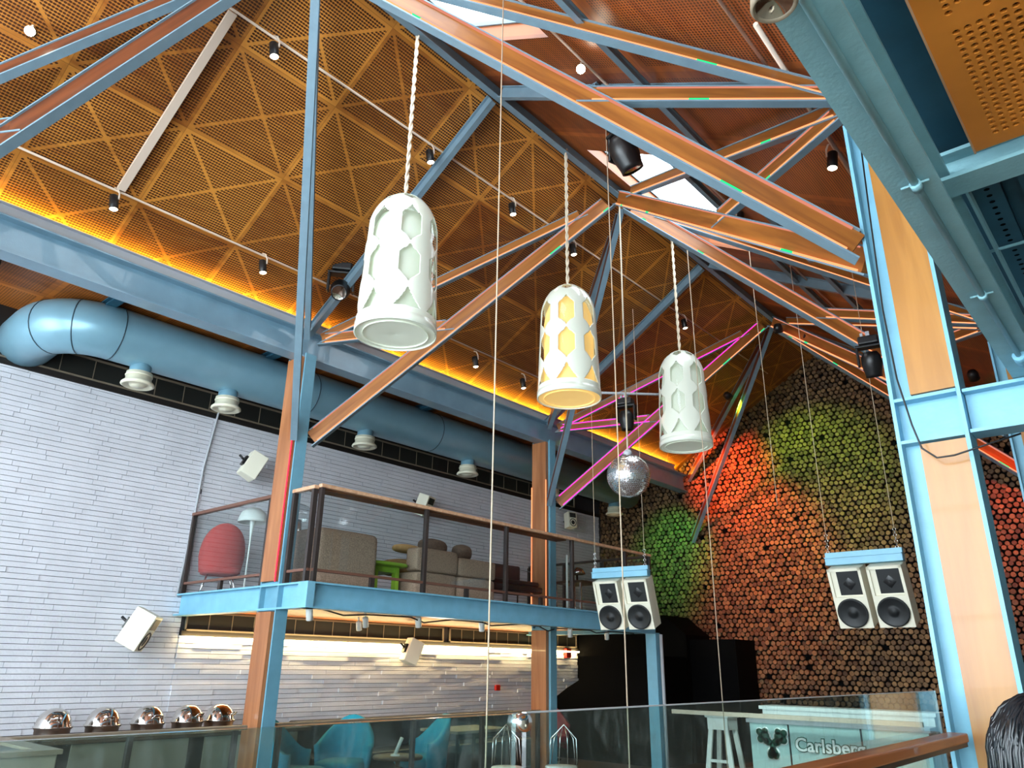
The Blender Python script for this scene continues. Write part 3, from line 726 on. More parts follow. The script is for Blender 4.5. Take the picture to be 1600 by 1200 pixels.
spot(onL(-6.45, 1.02, .12), 'glaring spotlight at the upper left edge', (.75, -.2, -.6), True, power=10)
for c in list(col.objects):
    if c.name.startswith('track_spotlight') and 'glaring' in c.get('label', ''):
        for ch in c.children_recursive:
            if ch.name.startswith('lamp_face'): ch.data = ch.data.copy(); ch.data.materials[0] = M['lamp_hot']
# moving heads
def moving_head(loc, rz, tilt, label, sc_=1.0):
    t = root('moving_head_light', loc, label, 'stage light', world=False, rz=rz)
    MB().box(-.11, .11, -.09, .09, -.10, 0).build('base', 'blackmetal', t, bevel=.02)
    MB().box(-.15, -.12, -.045, .045, -.34, -.1).box(.12, .15, -.045, .045, -.34, -.1).box(-.15, .15, -.06, .06, -.13, -.1).build('yoke', 'blackmetal', t, bevel=.01)
    hm = Matrix.Translation((0, 0, -.31)) @ Matrix.Rotation(tilt, 4, 'X')
    MB().lathe([(0, .13), (.07, .125), (.105, .07), (.11, 0), (.105, -.06), (.09, -.13), (.088, -.17), (.075, -.165)], 20, hm).build('head', 'blackmetal', t)
    MB().lathe([(.078, -.160), (.04, -.15), (0, -.148)], 20, hm).build('lens', 'steel', t)
    MB().box(-.02, .02, -.03, .03, 0, .07).box(-.08, -.05, -.02, .02, 0, .06).build('clamp', 'trim', t)
    adopt(t, 'lens', 'head'); t.scale = (sc_,)*3
    return t
def pipe(P, Q, label): return tag(MB().tube([P, Q], .02, 8).build('lighting_bar', 'trim'), label, 'bar')
moving_head((-7.25, 4.95, 4.78), .9, -.9, 'black moving head light hanging left of the near pendant', 1.15)
pipe((-7.62, 4.25, 4.86), (-6.7, 6.1, 4.84), 'short grey lighting bar behind the near pendant')
moving_head((-3.06, 5.03, 4.88), -.3, .5, 'black moving head light high under the middle of the roof', 1.2)
moving_head((-5.65, 9.0, 3.72), .2, .2, 'black moving head light above the mirror ball by the magenta strut')
pipe((-6.2, 8.6, 3.84), (-5.1, 9.5, 3.80), 'short grey lighting bar above the magenta strut')
moving_head((-2.15, 8.7, 3.62), .2, .4, 'black moving head light beside the large column at the end of a lit strut')
# par cans washing the log wall
def par(loc, aim, mat, color, power, size, label, body=True):
    q = (V(aim)-V(loc)).normalized()
    t = root('par_light', loc, label, 'stage light', world=False); t.rotation_euler = (-q).to_track_quat('Z', 'X').to_euler()
    MB().lathe([(0, .16), (.05, .15), (.075, .1), (.08, 0), (.07, 0)], 18).build('can', 'blackmetal', t)
    MB().lathe([(.07, .012), (.04, .004), (0, 0)], 18).build('lens', mat, t); adopt(t, 'lens', 'can')
    lamp('par_beam', 'SPOT', V(loc)+q*.03, aim, power, color, spot_size=math.radians(size), spot_blend=.9, shadow_soft_size=.05)
    return t
def roof_pt(px): return px
par((-7.0, 12.9, 4.35), (-6.9, 15, 3.9), 'lamp_red', (1, .10, .03), 900, 62, 'round lamp glowing orange-red right of the far pendant')
par((-5.9, 13.2, 4.95), (-5.2, 15, 4.0), 'lamp_green', (.45, 1, .06), 120, 70, 'round lamp glowing green below the far end of the ridge')
par((-6.2, 12.3, 4.7), (-6.3, 15, 2.3), 'lamp_red', (1, .10, .03), 950, 54, 'second orange-red lamp aimed lower on the log wall')
par((-3.9, 12.0, 5.2), (-5.0, 15, 3.4), 'lamp_green', (.36, 1, .05), 330, 62, 'lamp throwing olive green on the log wall under the ridge')
par((-7.7, 12.6, 3.6), (-8.3, 15, 2.35), 'lamp_green', (.04, 1, .12), 300, 50, 'lamp throwing bright green beside the mirror ball')
par((-1.7, 12.4, 4.1), (-1.75, 15, 2.0), 'lamp_red', (1, .06, .02), 480, 56, 'lamp throwing red on the log wall right of the large column')
par((-4.3, 11.8, 5.4), (-5.2, 15, .6), 'lamp_red', (1, .5, .25), 240, 62, 'lamp throwing a faint warm glow low on the log wall')

# ================================================================== pendants
def shade_shell(R_, H):
    """white shell with ogee openings in three rows of seven plus small top openings"""
    m = MB(); NT, NS = 224, 160
    cyl = .70*H; arc = PI/2*R_
    prof = []
    for j in range(NS+1):
        s = j/NS
        if s < .66: z = s/.66*cyl; r = R_*(1-.10*(s/.66))
        else:
            a = (s-.66)/.34*PI/2*.93; r = R_*.90*math.cos(a)+.0; z = cyl+(H-cyl)*math.sin(a)
        prof.append((r, z))
    m.lathe(prof, NT)
    keep = []
    def hole(s, th):
        k = (th/(2*PI)*7) % 1-.5       # -.5 .. .5 inside a sector
        x = abs(k)*2
        for (a, b, w_, p) in ((.085, .225, .80, 0), (.245, .50, .62, 1), (.515, .76, .62, 1), (.82, .94, .62, 1)):
            if a < s < b:
                t = (s-a)/(b-a)
                hw = w_*(1-t)**1.5 if p == 0 else w_*min(1.0, (math.sin(PI*t)**1.35)*1.5)
                if x < hw: return True
        return False
    for j in range(NS):
        for k in range(NT):
            if not hole((j+.5)/NS, (k+.5)/NT*2*PI): keep.append(j*NT+k)
    m.f = [m.f[i] for i in keep]; m.sm = [True]*len(m.f)
    return m
def pendant(Y, zb, ztop, inner, label, first=None, rz=0):
    if first is None:
        R_, H = .352, 1.40
        t = root('pendant_lamp', (RIDGE[0], Y, zb), label, 'pendant lamp', 'three tall domed pendant lamps', world=False, rz=rz)
        o = shade_shell(R_, H).build('outer_shade', 'shell', t); so = o.modifiers.new('s', 'SOLIDIFY'); so.thickness = .006
        MB().lathe([(R_*.97, .02), (R_*.97, .2), (R_*.90, .93*.98), (R_*.86, 1.06), (R_*.72, 1.2), (R_*.5, 1.31), (R_*.2, 1.37)], 40).build('clear_liner', 'clear', t)
        MB().lathe([(R_*.8, .0), (R_*.8, .1), (R_*.79, .9), (R_*.74, 1.02), (R_*.62, 1.13), (R_*.4, 1.20), (0, 1.24)], 40).build('inner_diffuser', inner, t)
        MB().lathe([(R_*.985, .0), (R_*1.01, .0), (R_*1.01, .075), (R_*.985, .075), (R_*.985, .0)], 60).build('bottom_ring', 'shell', t)
        MB().lathe([(R_*.955, .014), (.03, .010), (0, .016)], 48).build('bottom_disc', inner, t)
        c = MB(); n = 60; h0 = H; L_ = ztop-zb-H
        for ph in (0, PI):
            c.tube([(.011*math.cos(i*.9+ph), .011*math.sin(i*.9+ph), h0-.03+L_*i/n) for i in range(n+1)], .012, 6)
        c.build('cord', 'cord', t)
    else:
        t = copy_tree(first); t.location = (RIDGE[0], Y, zb); t.rotation_euler = (0, 0, rz); t['label'] = label
        for ch in t.children:
            if ch.name.startswith(('inner_diffuser', 'bottom_disc')):
                ch.data = ch.data.copy(); ch.data.materials[0] = M[inner]
    return t
P1 = pendant(3.80, 2.66, 6.03, 'opal', 'largest-looking white cut-out pendant lamp, nearest of the three', rz=.0)
pendant(6.30, 2.76, 6.13, 'opal_warm', 'middle pendant lamp glowing warm yellow inside its white cut-out shade', P1, .35)
pendant(8.93, 2.80, 6.17, 'opal', 'farthest of the three white cut-out pendant lamps', P1, .05)
# mirror ball
jr = random.Random(4)
t = root('mirror_ball', (-4.68, 7.45, 2.12), 'silver mirror ball hanging between the pendants and the hung speakers', 'mirror ball')
b = MB(); n = 34; R_ = .255
for i in range(n):
    th0, th1 = -PI/2+PI*i/n, -PI/2+PI*(i+1)/n; k = max(6, int(68*math.cos((th0+th1)/2)))
    for j in range(k):
        a0, a1 = 2*PI*j/k, 2*PI*(j+1)/k-.006
        tt = .002
        b.add([V((R_*math.cos(th)*math.cos(a), R_*math.cos(th)*math.sin(a), R_*math.sin(th)))*(1+jr.uniform(-.006, .006))+V((-4.68, 7.45, 2.12)) for th, a in ((th0+tt*3, a0), (th0+tt*3, a1), (th1, a1), (th1, a0))], [(0, 1, 2, 3)])
b.build('mirror_tiles', 'mirror', t)
MB().blob((-4.68, 7.45, 2.12), (R_*.985,)*3).build('core', 'trim', t)
MB().lathe([(0, .06), (.03, .06), (.055, .03), (.05, .0), (.03, -.01)], 14, Matrix.Translation((-4.68, 7.45, 2.375))).build('cap', 'trim', t)
MB().tube([(-4.68, 7.45, 2.42), (-4.68, 7.5, 5.98)], .011, 6).build('hanging_wire', 'cord', t)
# ropes
for (x, y, zt, zb, n, r) in ((-2.95, 3.2, 5.05, FZ, 'long thin rope falling in front of the roof and balcony to the floor', .005), (-3.53, 5.46, 5.45, FZ, 'thin rope passing in front of the mirror ball down to the floor', .006), (-4.15, 8.34, 5.8, FZ, 'thin rope falling past the far pendant to the dark partition', .0055), (-3.57, 9.05, 5.56, 1.9, 'faint rope ending high right of the far pendant', .004)):
    tag(MB().tube([(x, y, zt), (x+.004, y, (zt+zb)/2), (x, y, zb)], r, 5).build('hanging_rope', 'rope'), n, 'rope')

# ================================================================== loudspeakers
def cabinet(t, w_, d, h, mbM=None, horn=True):
    """front faces -y; slanted side face with horn and cone"""
    c = MB(); c.box(-w_/2, w_/2, .0, d, 0, h); c.build('cabinet', 'creambox', t, bevel=.012)
    f = MB(); f.box(-w_/2, w_/2, -.025, 0, 0, h*.52)
    fr = .03; z0, z1 = h*.52, h-.03
    f.box(-w_/2, -w_/2+fr, -.025, 0, z0, h); f.box(w_/2-fr, w_/2, -.025, 0, z0, h); f.box(-w_/2, w_/2, -.025, 0, h-fr, h)
    f.build('baffle', 'creambox', t)
    hx0, hx1 = -w_/2+.09, w_/2-fr
    MB().prism([(hx0, -.002, z0+.02), (hx1, -.002, z0+.02), (hx1, -.002, z1), (hx0, -.002, z1)], (0, -.004, 0)).build('horn', 'cone', t)
    MB().lathe([(.07, 0), (.035, .012), (0, .006)], 4, Matrix.Translation(((hx0+hx1)/2, -.008, (z0+z1)/2)) @ Matrix.Rotation(PI/2, 4, 'X')).build('horn_plug', 'blackmetal', t)
    MB().lathe([(w_*.44, 0), (w_*.45, .022), (w_*.41, .026), (w_*.38, .02), (w_*.2, .008), (.05, .004), (.045, .014), (0, .018)], 32, Matrix.Translation((0, -.026, h*.26)) @ Matrix.Rotation(PI/2, 4, 'X')).build('speaker_cone', 'cone', t)
def hung_pair(x0, x1, Y, zt, tilt, yaw, who):
    wbar = x1-x0; cx = (x0+x1)/2
    t = root('speaker_hanger', (cx, Y, zt), 'pale blue hanging bar on chains above the %s pair of speakers' % who, 'hanger', world=False, rz=yaw)
    MB().box(-wbar/2, wbar/2, -.05, .05, 0, .075).box(-wbar/2, wbar/2, -.07, .07, .075, .085).box(-wbar/2, wbar/2, -.03, .03, .085, .14).build('bar', 'blue', t)
    c = MB()
    for x in (-wbar/2+.03, wbar/2-.05):
        for k in range(7):
            mt = Matrix.Translation((x, 0, .15+k*.032)) @ Matrix.Rotation(k*PI/2+.5, 4, 'Z') @ Matrix.Rotation(PI/2, 4, 'X')
            c.lathe([(.014, 0), (.017, .003), (.02, 0), (.017, -.003), (.014, 0)], 8, mt)
    c.build('chain', 'chrome', t)
    MB().tube([(-wbar/2+.03, 0, .36), (-wbar/2+.03, 0, 4.1)], .004, 5).tube([(wbar/2-.05, 0, .36), (wbar/2-.05, 0, 4.0)], .004, 5).build('wire', 'rope', t)
    sw = wbar*.44
    for k, s in enumerate((-1, 1)):
        sp = root('loudspeaker', (cx+s*sw*.585*math.cos(yaw), Y+.14+s*sw*.585*math.sin(yaw), zt-.67), 'cream loudspeaker with black cone, %s one of the %s hung pair' % (('left', 'right')[k], who), 'loudspeaker', 'cream loudspeakers hung in pairs', world=False, rz=yaw)
        sp.rotation_euler = (tilt, 0, yaw)
        cabinet(sp, sw, .22, .66)
hung_pair(-6.27, -5.43, 9.0, 1.16, .34, .12, 'left')
hung_pair(-3.05, -2.23, 9.0, 1.12, .34, .0, 'right')
def wall_speaker(x, y, z, rz, tilt, roll, label, s=1.0, black=True):
    t = root('wall_speaker', (x, y, z), label, 'wall speaker', world=False); t.rotation_euler = (tilt, roll, rz)
    w_, d, h = .26*s, .24*s, .38*s
    MB().prism([(-w_/2, 0, -h/2), (w_/2, 0, -h/2), (w_/2*.72, d, -h/2), (-w_/2*.72, d, -h/2)], (0, 0, h)).build('cabinet', 'creambox', t, bevel=.012)
    MB().lathe([(w_*.38, 0), (w_*.36, .012), (w_*.3, -.002), (0, .004)], 24, Matrix.Translation((0, 0, -h*.2)) @ Matrix.Rotation(PI/2, 4, 'X')).build('speaker_cone', 'cone', t)
    MB().box(-w_*.36, w_*.36, -.006, 0, h*.12, h*.42).build('horn', 'cone', t)
    MB().box(-.05, .05, d, d+.035, -.07, .07).tube([(0, d, 0), (0, d+.12, .03)], .018, 6).build('bracket', 'blackmetal', t)
    return t
wall_speaker(-9.85, 5.66, 2.62, 2.95, .45, 0, 'pale wall speaker turned away, high above the red armchair')
wall_speaker(-9.80, 4.45, .30, 2.45, .45, 0, 'white wall speaker with black cone low on the brick wall left of the balcony', 1.2)
wall_speaker(-9.85, 8.95, .15, 2.95, .4, 0, 'beige wall speaker under the balcony, back turned')
wall_speaker(-9.85, 9.05, 2.62, 1.9, .35, 0, 'grey wall speaker partly hidden behind the balcony handrail')
wall_speaker(-9.9, 13.4, 3.05, 1.3, -.1, 0, 'small dark wall speaker at the far end of the brick wall', .9)
tag(MB().box(WX+.01, WX+.1, 13.45, 13.62, .17, .36).build('alarm_sounder', 'redplastic', bevel=.01), 'red alarm box at the far end of the wall under the balcony', 'alarm')
tag(MB().box(WX+.01, WX+.06, 11.3, 11.42, -.44, -.34).build('alarm_call_point', 'redplastic', bevel=.008), 'small red call point on the lower brick wall', 'alarm')
# small spots and cables below the balcony
us0 = None
for i, (x, y, n) in enumerate(((-7.55, 5.2, 'by the balcony corner'), (-8.3, 6.6, 'left of the middle'), (-7.6, 6.9, 'near the front beam'), (-7.6, 8.1, 'right of the middle'), (-7.7, 10.3, 'beside the middle column'), (-7.8, 11.5, 'near the far post'), (-9.2, 7.2, 'near the brick wall'))):
    if us0 is None:
        t = root('ceiling_spotlight', (x, y, .5), '', 'spotlight', 'white spotlights below the balcony', world=False)
        MB().lathe([(0, .08), (.035, .08), (.04, .06), (.04, -.05), (.034, -.052)], 14).build('can', 'white', t)
        MB().tube([(0, 0, .08), (0, 0, .14)], .012, 6).build('stem', 'white', t)
        MB().lathe([(.034, -.045), (0, -.04)], 14).build('lamp_face', 'spotlens', t); us0 = t
    else: t = copy_tree(us0); t.location = (x, y, .5)
    t['label'] = 'small white spotlight under the balcony, '+n
    t.rotation_euler = (.3, .2, 0)
lamp('balcony_spot_glow', 'POINT', (-8.4, 8, .3), None, 14, (1, .85, .65), shadow_soft_size=.2)
cb = MB()
for k in range(5):
    y0 = 5.2+k*1.3; cb.tube([(-7.5, y0, .6), (-7.6, y0+.5, .53-.02*(k % 2)), (-7.9+.2*(k % 3), y0+1.1, .58), (-7.5, y0+1.5, .56)], .01, 5)
tag(cb.build('cable_bundle', 'blackmetal'), 'loose black cables slung beneath the balcony front', 'cable')
tag(MB().tube([(-1.04, 4.85, 3.4), (-1.06, 4.85, 2.88), (-1.08, 4.84, 2.18), (-1.07, 4.84, 1.7), (-1.03, 4.83, 1.39), (-1.0, 4.83, 1.24), (-.93, 4.83, 1.17), (-.84, 4.83, 1.17), (-.74, 4.83, 1.19), (-.5, 4.84, 1.24)], .0055, 6).build('cable', 'blackmetal'), 'black cable looping down the face of the large right column', 'cable')

# ================================================================== balcony furniture (floor at z = .84)
BZ = .845
t = root('armchair', (-9.84, 5.27, BZ), 'red shell armchair on the balcony behind the short railing', 'armchair', world=False, rz=-2.0)
s_ = MB(); prof = []
rows_ = []
o = len(s_.v)
NA = 20; NH = 7
for j in range(NH+1):
    for k in range(NA+1):
        a = -PI*.98+(PI*.96*2)*k/NA/1.0*.5+PI*.02; a = PI*(k/NA); h_ = .30+.52*(math.sin(a)**.8)
        z = .32+(h_-.06)*j/NH; r = .34+.04*j/NH
        s_.v.append((r*math.cos(a)*1.05, .0+r*math.sin(a)*.95, z))
for j in range(NH):
    for k in range(NA): p = o+j*(NA+1)+k; s_.face([p, p+1, p+NA+2, p+NA+1], None, True)
ob = s_.build('backrest', 'red_fabric', t); so = ob.modifiers.new('s', 'SOLIDIFY'); so.thickness = .06
MB().blob((0, .0, .36), (.34, .33, .08), p=4).build('seat', 'red_fabric', t)
for sx, sy_ in ((-1, -1), (1, -1), (-1, 1), (1, 1)): MB().tube([(sx*.2, sy_*.2, .3), (sx*.3, sy_*.28, 0)], .012, 6).build('leg', 'chrome', t)
t.scale = (.74, .74, .84)
t = root('floor_lamp', (-9.14, 5.26, BZ), 'white mushroom lamp standing behind the red armchair', 'lamp', world=False)
MB().lathe([(.0, .98), (.08, .97), (.14, .92), (.17, .84), (.175, .80), (.165, .80), (.13, .90), (.0, .95)], 28).build('shade', 'white', t)
MB().lathe([(.0, .9), (.05, .88), (.028, .78), (.016, .66), (.01, .6), (.01, .02), (.11, .015), (.11, 0)], 20).build('stem', 'white', t)
t.scale = (1.1,)*3
def sofa_block(x0, x1, y0, y1, h, label, seatz=None, mat='brown_fabric'):
    t = root('sofa', ((x0+x1)/2, (y0+y1)/2, BZ), label, 'sofa')
    if seatz:
        MB().blob(((x0+x1)/2, (y0+y1)/2, BZ+seatz/2), ((x1-x0)/2, (y1-y0)/2, seatz/2), p=10, seg=32, rings=16).build('seat', mat, t)
        MB().blob(((x0+x1)/2+(x1-x0)*.28, (y0+y1)/2, BZ+(seatz+h)/2), ((x1-x0)*.22, (y1-y0)/2, (h-seatz)/2), p=10, seg=32, rings=16).build('backrest', mat, t)
    else: MB().blob(((x0+x1)/2, (y0+y1)/2, BZ+h/2), ((x1-x0)/2, (y1-y0)/2, h/2), p=12, seg=32, rings=16).build('body', mat, t)
    return t
sofa_block(-8.7, -7.75, 5.35, 6.30, .72, 'square brown tweed sofa end behind the balcony corner')
sofa_block(-8.3, -7.75, 6.95, 7.75, .66, 'brown tweed sofa in the middle of the balcony, back to the railing', .34)
sofa_block(-8.3, -7.75, 7.76, 8.55, .60, 'brown tweed sofa part lit red, right of the middle sofa', .34)
t = root('table_lamp', (-8.55, 5.55, BZ+.72), 'clear glass globe lamp resting on the brown sofa end', 'lamp', world=False)
MB().blob((0, 0, .19), (.22, .22, .2)).build('globe', 'globe_glass', t)
MB().lathe([(0, 0), (.09, 0), (.07, .03), (.06, .17), (.0, .19)], 18).build('base', 'chrome', t)
t = root('coffee_table', (-8.25, 6.63, BZ), 'lime green low table between the brown sofas', 'table', world=False)
MB().blob((0, 0, .40), (.40, .34, .03), p=5, seg=32).build('top', 'green', t)
for sx, sy_ in ((-1, -1), (1, -1), (-1, 1), (1, 1)): MB().box(sx*.24-.04, sx*.24+.04, sy_*.18-.03, sy_*.18+.03, 0, .385).build('leg', 'green', t)
MB().box(-.26, .26, -.2, .2, .3, .375).build('apron', 'green', t)
def cushion(c, r, rz, mat, label, tilt=0):
    t = root('cushion', c, label, 'cushion', 'cushions on the balcony sofas', world=False); t.rotation_euler = (tilt, 0, rz)
    MB().blob((0, 0, r[2]), r, p=2.6).build('cover', mat, t)
    s = MB(); pts = [(r[0]*math.cos(a)*.97, r[1]*math.sin(a)*.97, r[2]) for a in [i*2*PI/24 for i in range(25)]]; s.tube(pts, .008, 5, False); s.build('piping', mat, t); adopt(t, 'piping', 'cover')
cushion((-8.6, 7.35, BZ+.35), (.30, .22, .12), .2, 'tan_fabric', 'long tan bolster lying behind the green table')
cushion((-8.1, 7.55, BZ+.64), (.14, .26, .11), .1, 'taupe', 'taupe cushion on top of the middle sofa')
cushion((-8.2, 7.15, BZ+.62), (.12, .24, .06), .0, 'tan_fabric', 'pale tan cushion flat on the left end of the middle sofa')
cushion((-8.05, 8.1, BZ+.60), (.12, .17, .12), .1, 'taupe', 'small cushion lit red on the right sofa part')
t = root('lounge_chair', (-8.3, 9.35, BZ), 'black leather lounge chair with chrome frame on the balcony', 'chair', world=False, rz=1.5)
MB().box(-.6, .6, -.3, .3, .26, .36).build('seat', 'leather', t, bevel=.03)
MB().box(-.6, .6, .22, .34, .3, .74).build('backrest', 'leather', t, bevel=.03)
MB().box(-.55, .55, -.26, .2, .36, .44).build('cushion_pad', 'leather', t, bevel=.03)
for s in (-1, 1): MB().tube([(s*.63, .32, .0), (s*.63, .32, .7), (s*.63, -.05, .62), (s*.63, -.3, .22), (s*.63, -.3, 0)], .013, 6).build('frame', 'chrome', t)
t = root('table_lamp', (-8.2, 11.2, 1.42), 'small metal dome lamp near the far end of the balcony', 'lamp', world=False)
MB().lathe([(0, .26), (.09, .24), (.14, .17), (.15, .13), (.13, .13)], 22).build('shade', 'steel', t); MB().lathe([(0, .13), (.02, .13), (.02, .02), (.1, .01), (.1, 0)], 16).build('stem', 'steel', t)
t = root('side_table', (-8.2, 11.2, BZ), 'dark side table under the metal dome lamp', 'table', world=False)
MB().box(-.3, .3, -.3, .3, .53, .57).build('top', 'darkwood', t)
for sx, sy_ in ((-1, -1), (1, -1), (-1, 1), (1, 1)): MB().box(sx*.27-.015, sx*.27+.015, sy_*.27-.015, sy_*.27+.015, 0, .53).build('leg', 'chrome', t)
t = root('floor_lamp', (-7.9, 10.5, BZ), 'pale upright tube lamp at the far end of the balcony', 'lamp', world=False)
MB().lathe([(0, .02), (.1, .02), (.1, 0)], 16).build('base', 'blackmetal', t); MB().tube([(0, 0, .02), (0, 0, .95)], .02, 8).build('tube', 'white', t)

# ================================================================== lower level behind the left columns
railing('hall_railing', ((-7.95, -1.5, FZ), (-7.95, 4.82, FZ)), 'dark railing with pale top in front of the buffet', 'rail_wood', FZ, -.635, 'glass', [.3, 1.9, 3.5, 4.3, 5.1, 6.2])
railing('hall_railing', ((-7.95, 5.18, FZ), (-7.95, 9.82, FZ)), 'dark railing with pale top between the two left columns', 'rail_wood', FZ, -.63, 'glass', [.05, 2.05, 3.35, 4.6])
for o in list(col.objects):
    if o.name.startswith('hall_railing'):
        for ch in o.children:
            if ch.name.startswith('handrail'): ch.data.materials[0] = M['louvre_frame']
t = root('buffet_counter', (-9.65, 4.0, FZ), 'dark buffet counter along the brick wall', 'counter')
MB().box(-10.1, -9.25, -1.5, 6.6, FZ+.81, FZ+.85).build('top', 'darkwood', t, bevel=.005)
MB().box(-10.05, -9.3, -1.4, 6.5, FZ, FZ+.81).build('body', 'black_edge', t)
for i in range(5): MB().box(-9.3, -9.285, -.9+i*1.5, .4+i*1.5, FZ+.42, FZ+.8).build('door', 'beige', t)
dm = None
for i, (y, n) in enumerate(((3.50, 'leftmost'), (4.02, 'second from left'), (4.53, 'middle'), (5.02, 'second from right'), (5.44, 'rightmost, next to the column'))):
    if dm is None:
        t = root('chafing_dish', (-9.62, y, FZ+.85), '', 'chafing dish', 'domed chafing dishes on the buffet', world=False)
        MB().lathe([(.22, .14), (.215, .16), (.2, .22), (.17, .28), (.12, .33), (.06, .352), (0, .358)], 32).build('lid', 'steel', t)
        MB().lathe([(.2, .0), (.21, .1), (.235, .125), (.235, .14), (.215, .14)], 32).build('pan', 'steel', t)
        MB().tube([(.20, -.06, .2), (.25, -.05, .24), (.25, .05, .24), (.20, .06, .2)], .009, 6).build('handle', 'chrome', t); adopt(t, 'handle', 'lid'); t.scale = (.84,)*3; dm = t
    else: t = copy_tree(dm); t.location = (-9.62, y, FZ+.85)
    t.rotation_euler = (0, 0, -.3+.2*i)
    t['label'] = 'shiny steel domed chafing dish on the buffet, '+n
t = root('cabinet', (-6.6, 1.9, FZ), 'beige cabinet with mitred top rim at the bottom left corner', 'cabinet')
MB().box(-7.3, -6.0, -.6, 2.25, FZ, -.60).build('body', 'beige', t, bevel=.01)
q = MB(); q.box(-7.3, -5.98, 2.13, 2.27, -.60, -.57); q.box(-6.12, -5.98, -.6, 2.13, -.60, -.57); q.box(-7.3, -7.2, -.6, 2.13, -.6, -.57); q.build('rim', 'louvre_frame', t)
MB().box(-7.2, -6.12, -.6, 2.13, -.598, -.59).build('inset_top', 'leather', t)
def tub_chair(x, y, rz, label, mat='turq'):
    t = root('armchair', (x, y, FZ), label, 'armchair', world=False, rz=rz)
    s = MB(); o = 0; NA, NH = 18, 6
    for j in range(NH+1):
        for k in range(NA+1):
            a = -.15+(PI+.3)*k/NA; hh = .62+.36*max(0, math.sin(a))**1.5; z = .2+(hh-.2)*j/NH; r = .34+.06*j/NH
            s.v.append((r*math.cos(a), r*math.sin(a), z))
    for j in range(NH):
        for k in range(NA): p = j*(NA+1)+k; s.face([p, p+1, p+NA+2, p+NA+1], None, True)
    b_ = s.build('backrest', mat, t); so = b_.modifiers.new('s', 'SOLIDIFY'); so.thickness = .07
    MB().blob((0, -.02, .38), (.32, .34, .08), p=4).build('seat', mat, t)
    MB().lathe([(0, .3), (.03, .3), (.03, .03), (.22, .02), (.22, 0)], 20).build('pedestal', 'chrome', t)
tub_chair(-9.0, 6.95, .6, 'turquoise tub armchair behind the railing, left one')
tub_chair(-8.7, 8.1, -.4, 'turquoise tub armchair behind the railing, right one')
tub_chair(-8.7, 6.0, 2.2, 'turquoise tub armchair just right of the front column')
tub_chair(-9.75, 12.35, .9, 'dark magenta armchair beside the black stair panel', 'magenta')
t = root('round_table', (-8.35, 7.35, FZ), 'small dark round table between the turquoise armchairs', 'table', world=False)
MB().lathe([(0, .52), (.32, .52), (.33, .5), (.32, .48), (.03, .47), (.03, .03), (.2, .02), (.2, 0)], 28).build('top', 'darkwood', t)
t = root('table_lamp', (-8.35, 7.3, FZ+.52), 'slanted white tube lamp on the round table', 'lamp', world=False)
MB().lathe([(0, .02), (.06, .02), (.06, 0)], 14).build('base', 'white', t); MB().tube([(0, 0, .02), (.06, .05, .22)], .025, 10).build('tube', 'white', t)
t = root('dining_table', (-8.9, 9.2, FZ), 'pale grey table beyond the turquoise armchairs', 'table', world=False)
MB().box(-.4, .4, -.6, .6, .7, .74).build('top', 'beige', t, bevel=.005)
for sx, sy_ in ((-1, -1), (1, -1), (-1, 1), (1, 1)): MB().box(sx*.36-.02, sx*.36+.02, sy_*.55-.02, sy_*.55+.02, 0, .7).build('leg', 'blackmetal', t)
t = root('bench', (-9.7, 8.8, FZ), 'dark upholstered bench along the lower brick wall', 'bench', world=False)
MB().box(-.3, .3, -2.05, 2.7, 0, .45).build('seat', 'leather', t, bevel=.03); MB().box(-.36, -.2, -2.05, 2.7, .45, .88).build('backrest', 'leather', t, bevel=.03)
def wire_chair(x, y, rz, label):
    t = root('wire_chair', (x, y, FZ), label, 'chair', world=False, rz=rz)
    MB().lathe([(0, .45), (.2, .45), (.21, .43), (0, .42)], 22).build('seat', 'white', t)
    b_ = MB()
    for k in (-.16, -.06, .06, .16): b_.tube([(k, .18, .45), (k*.8, .24, .75), (k*.3, .26, .88)], .006, 5)
    b_.tube([(-.19, .15, .45), (-.17, .23, .75), (0, .27, .92), (.17, .23, .75), (.19, .15, .45)], .008, 6); b_.build('backrest', 'chrome', t)
    for a in (.8, 2.35, 3.9, 5.5): MB().tube([(.15*math.cos(a), .15*math.sin(a), .43), (.22*math.cos(a), .22*math.sin(a), 0)], .009, 6).build('leg', 'chrome', t)
wire_chair(-7.0, 8.0, .8, 'wire-backed chair seen through the near glass, left of the clamp')
wire_chair(-6.6, 8.6, .5, 'wire-backed chair seen through the near glass, right behind the clamp')
t = root('round_table', (-6.2, 7.6, FZ), 'white round table seen low through the near glass', 'table', world=False)
MB().lathe([(0, .4), (.5, .4), (.5, .37), (.03, .36), (.03, .03), (.25, .02), (.25, 0)], 30).build('top', 'white', t)

# bar with sign panels
t = root('bar_counter', (-4.2, 12.3, FZ), 'white bar counter with green leaf and lettering at the log wall', 'bar counter')
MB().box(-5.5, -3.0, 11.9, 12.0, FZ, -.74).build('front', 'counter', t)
MB().box(-5.55, -2.97, 11.88, 12.3, -.76, -.70).build('ledge', 'trim', t, bevel=.006)
MB().box(-6.7, -3.0, 11.66, 11.74, -.68, -.62).build('light_bar', 'conduit', t)
MB().box(-5.45, -3.0, 12.3, 12.7, FZ, -.56).build('back_shelf', 'counter_white', t)
MB().box(-5.5, -2.97, 12.28, 12.75, -.58, -.53).build('worktop', 'counter_white', t)
q = MB()
for x in (-4.9, -3.87): q.box(x-.012, x+.012, 11.893, 11.9, FZ, -.76)
q.build('panel_gap', 'blackmetal', t)
def disc_union(cs, y, th=.012):
    m = MB()
    for (x, z, r, k) in cs: m.lathe([(r, 0), (r, th), (0, th)], 20, Matrix.Translation((x, y, z)) @ Matrix.Rotation(PI/2, 4, 'X') @ Matrix.Diagonal((1, k, 1, 1)))
    return m
leaf = []
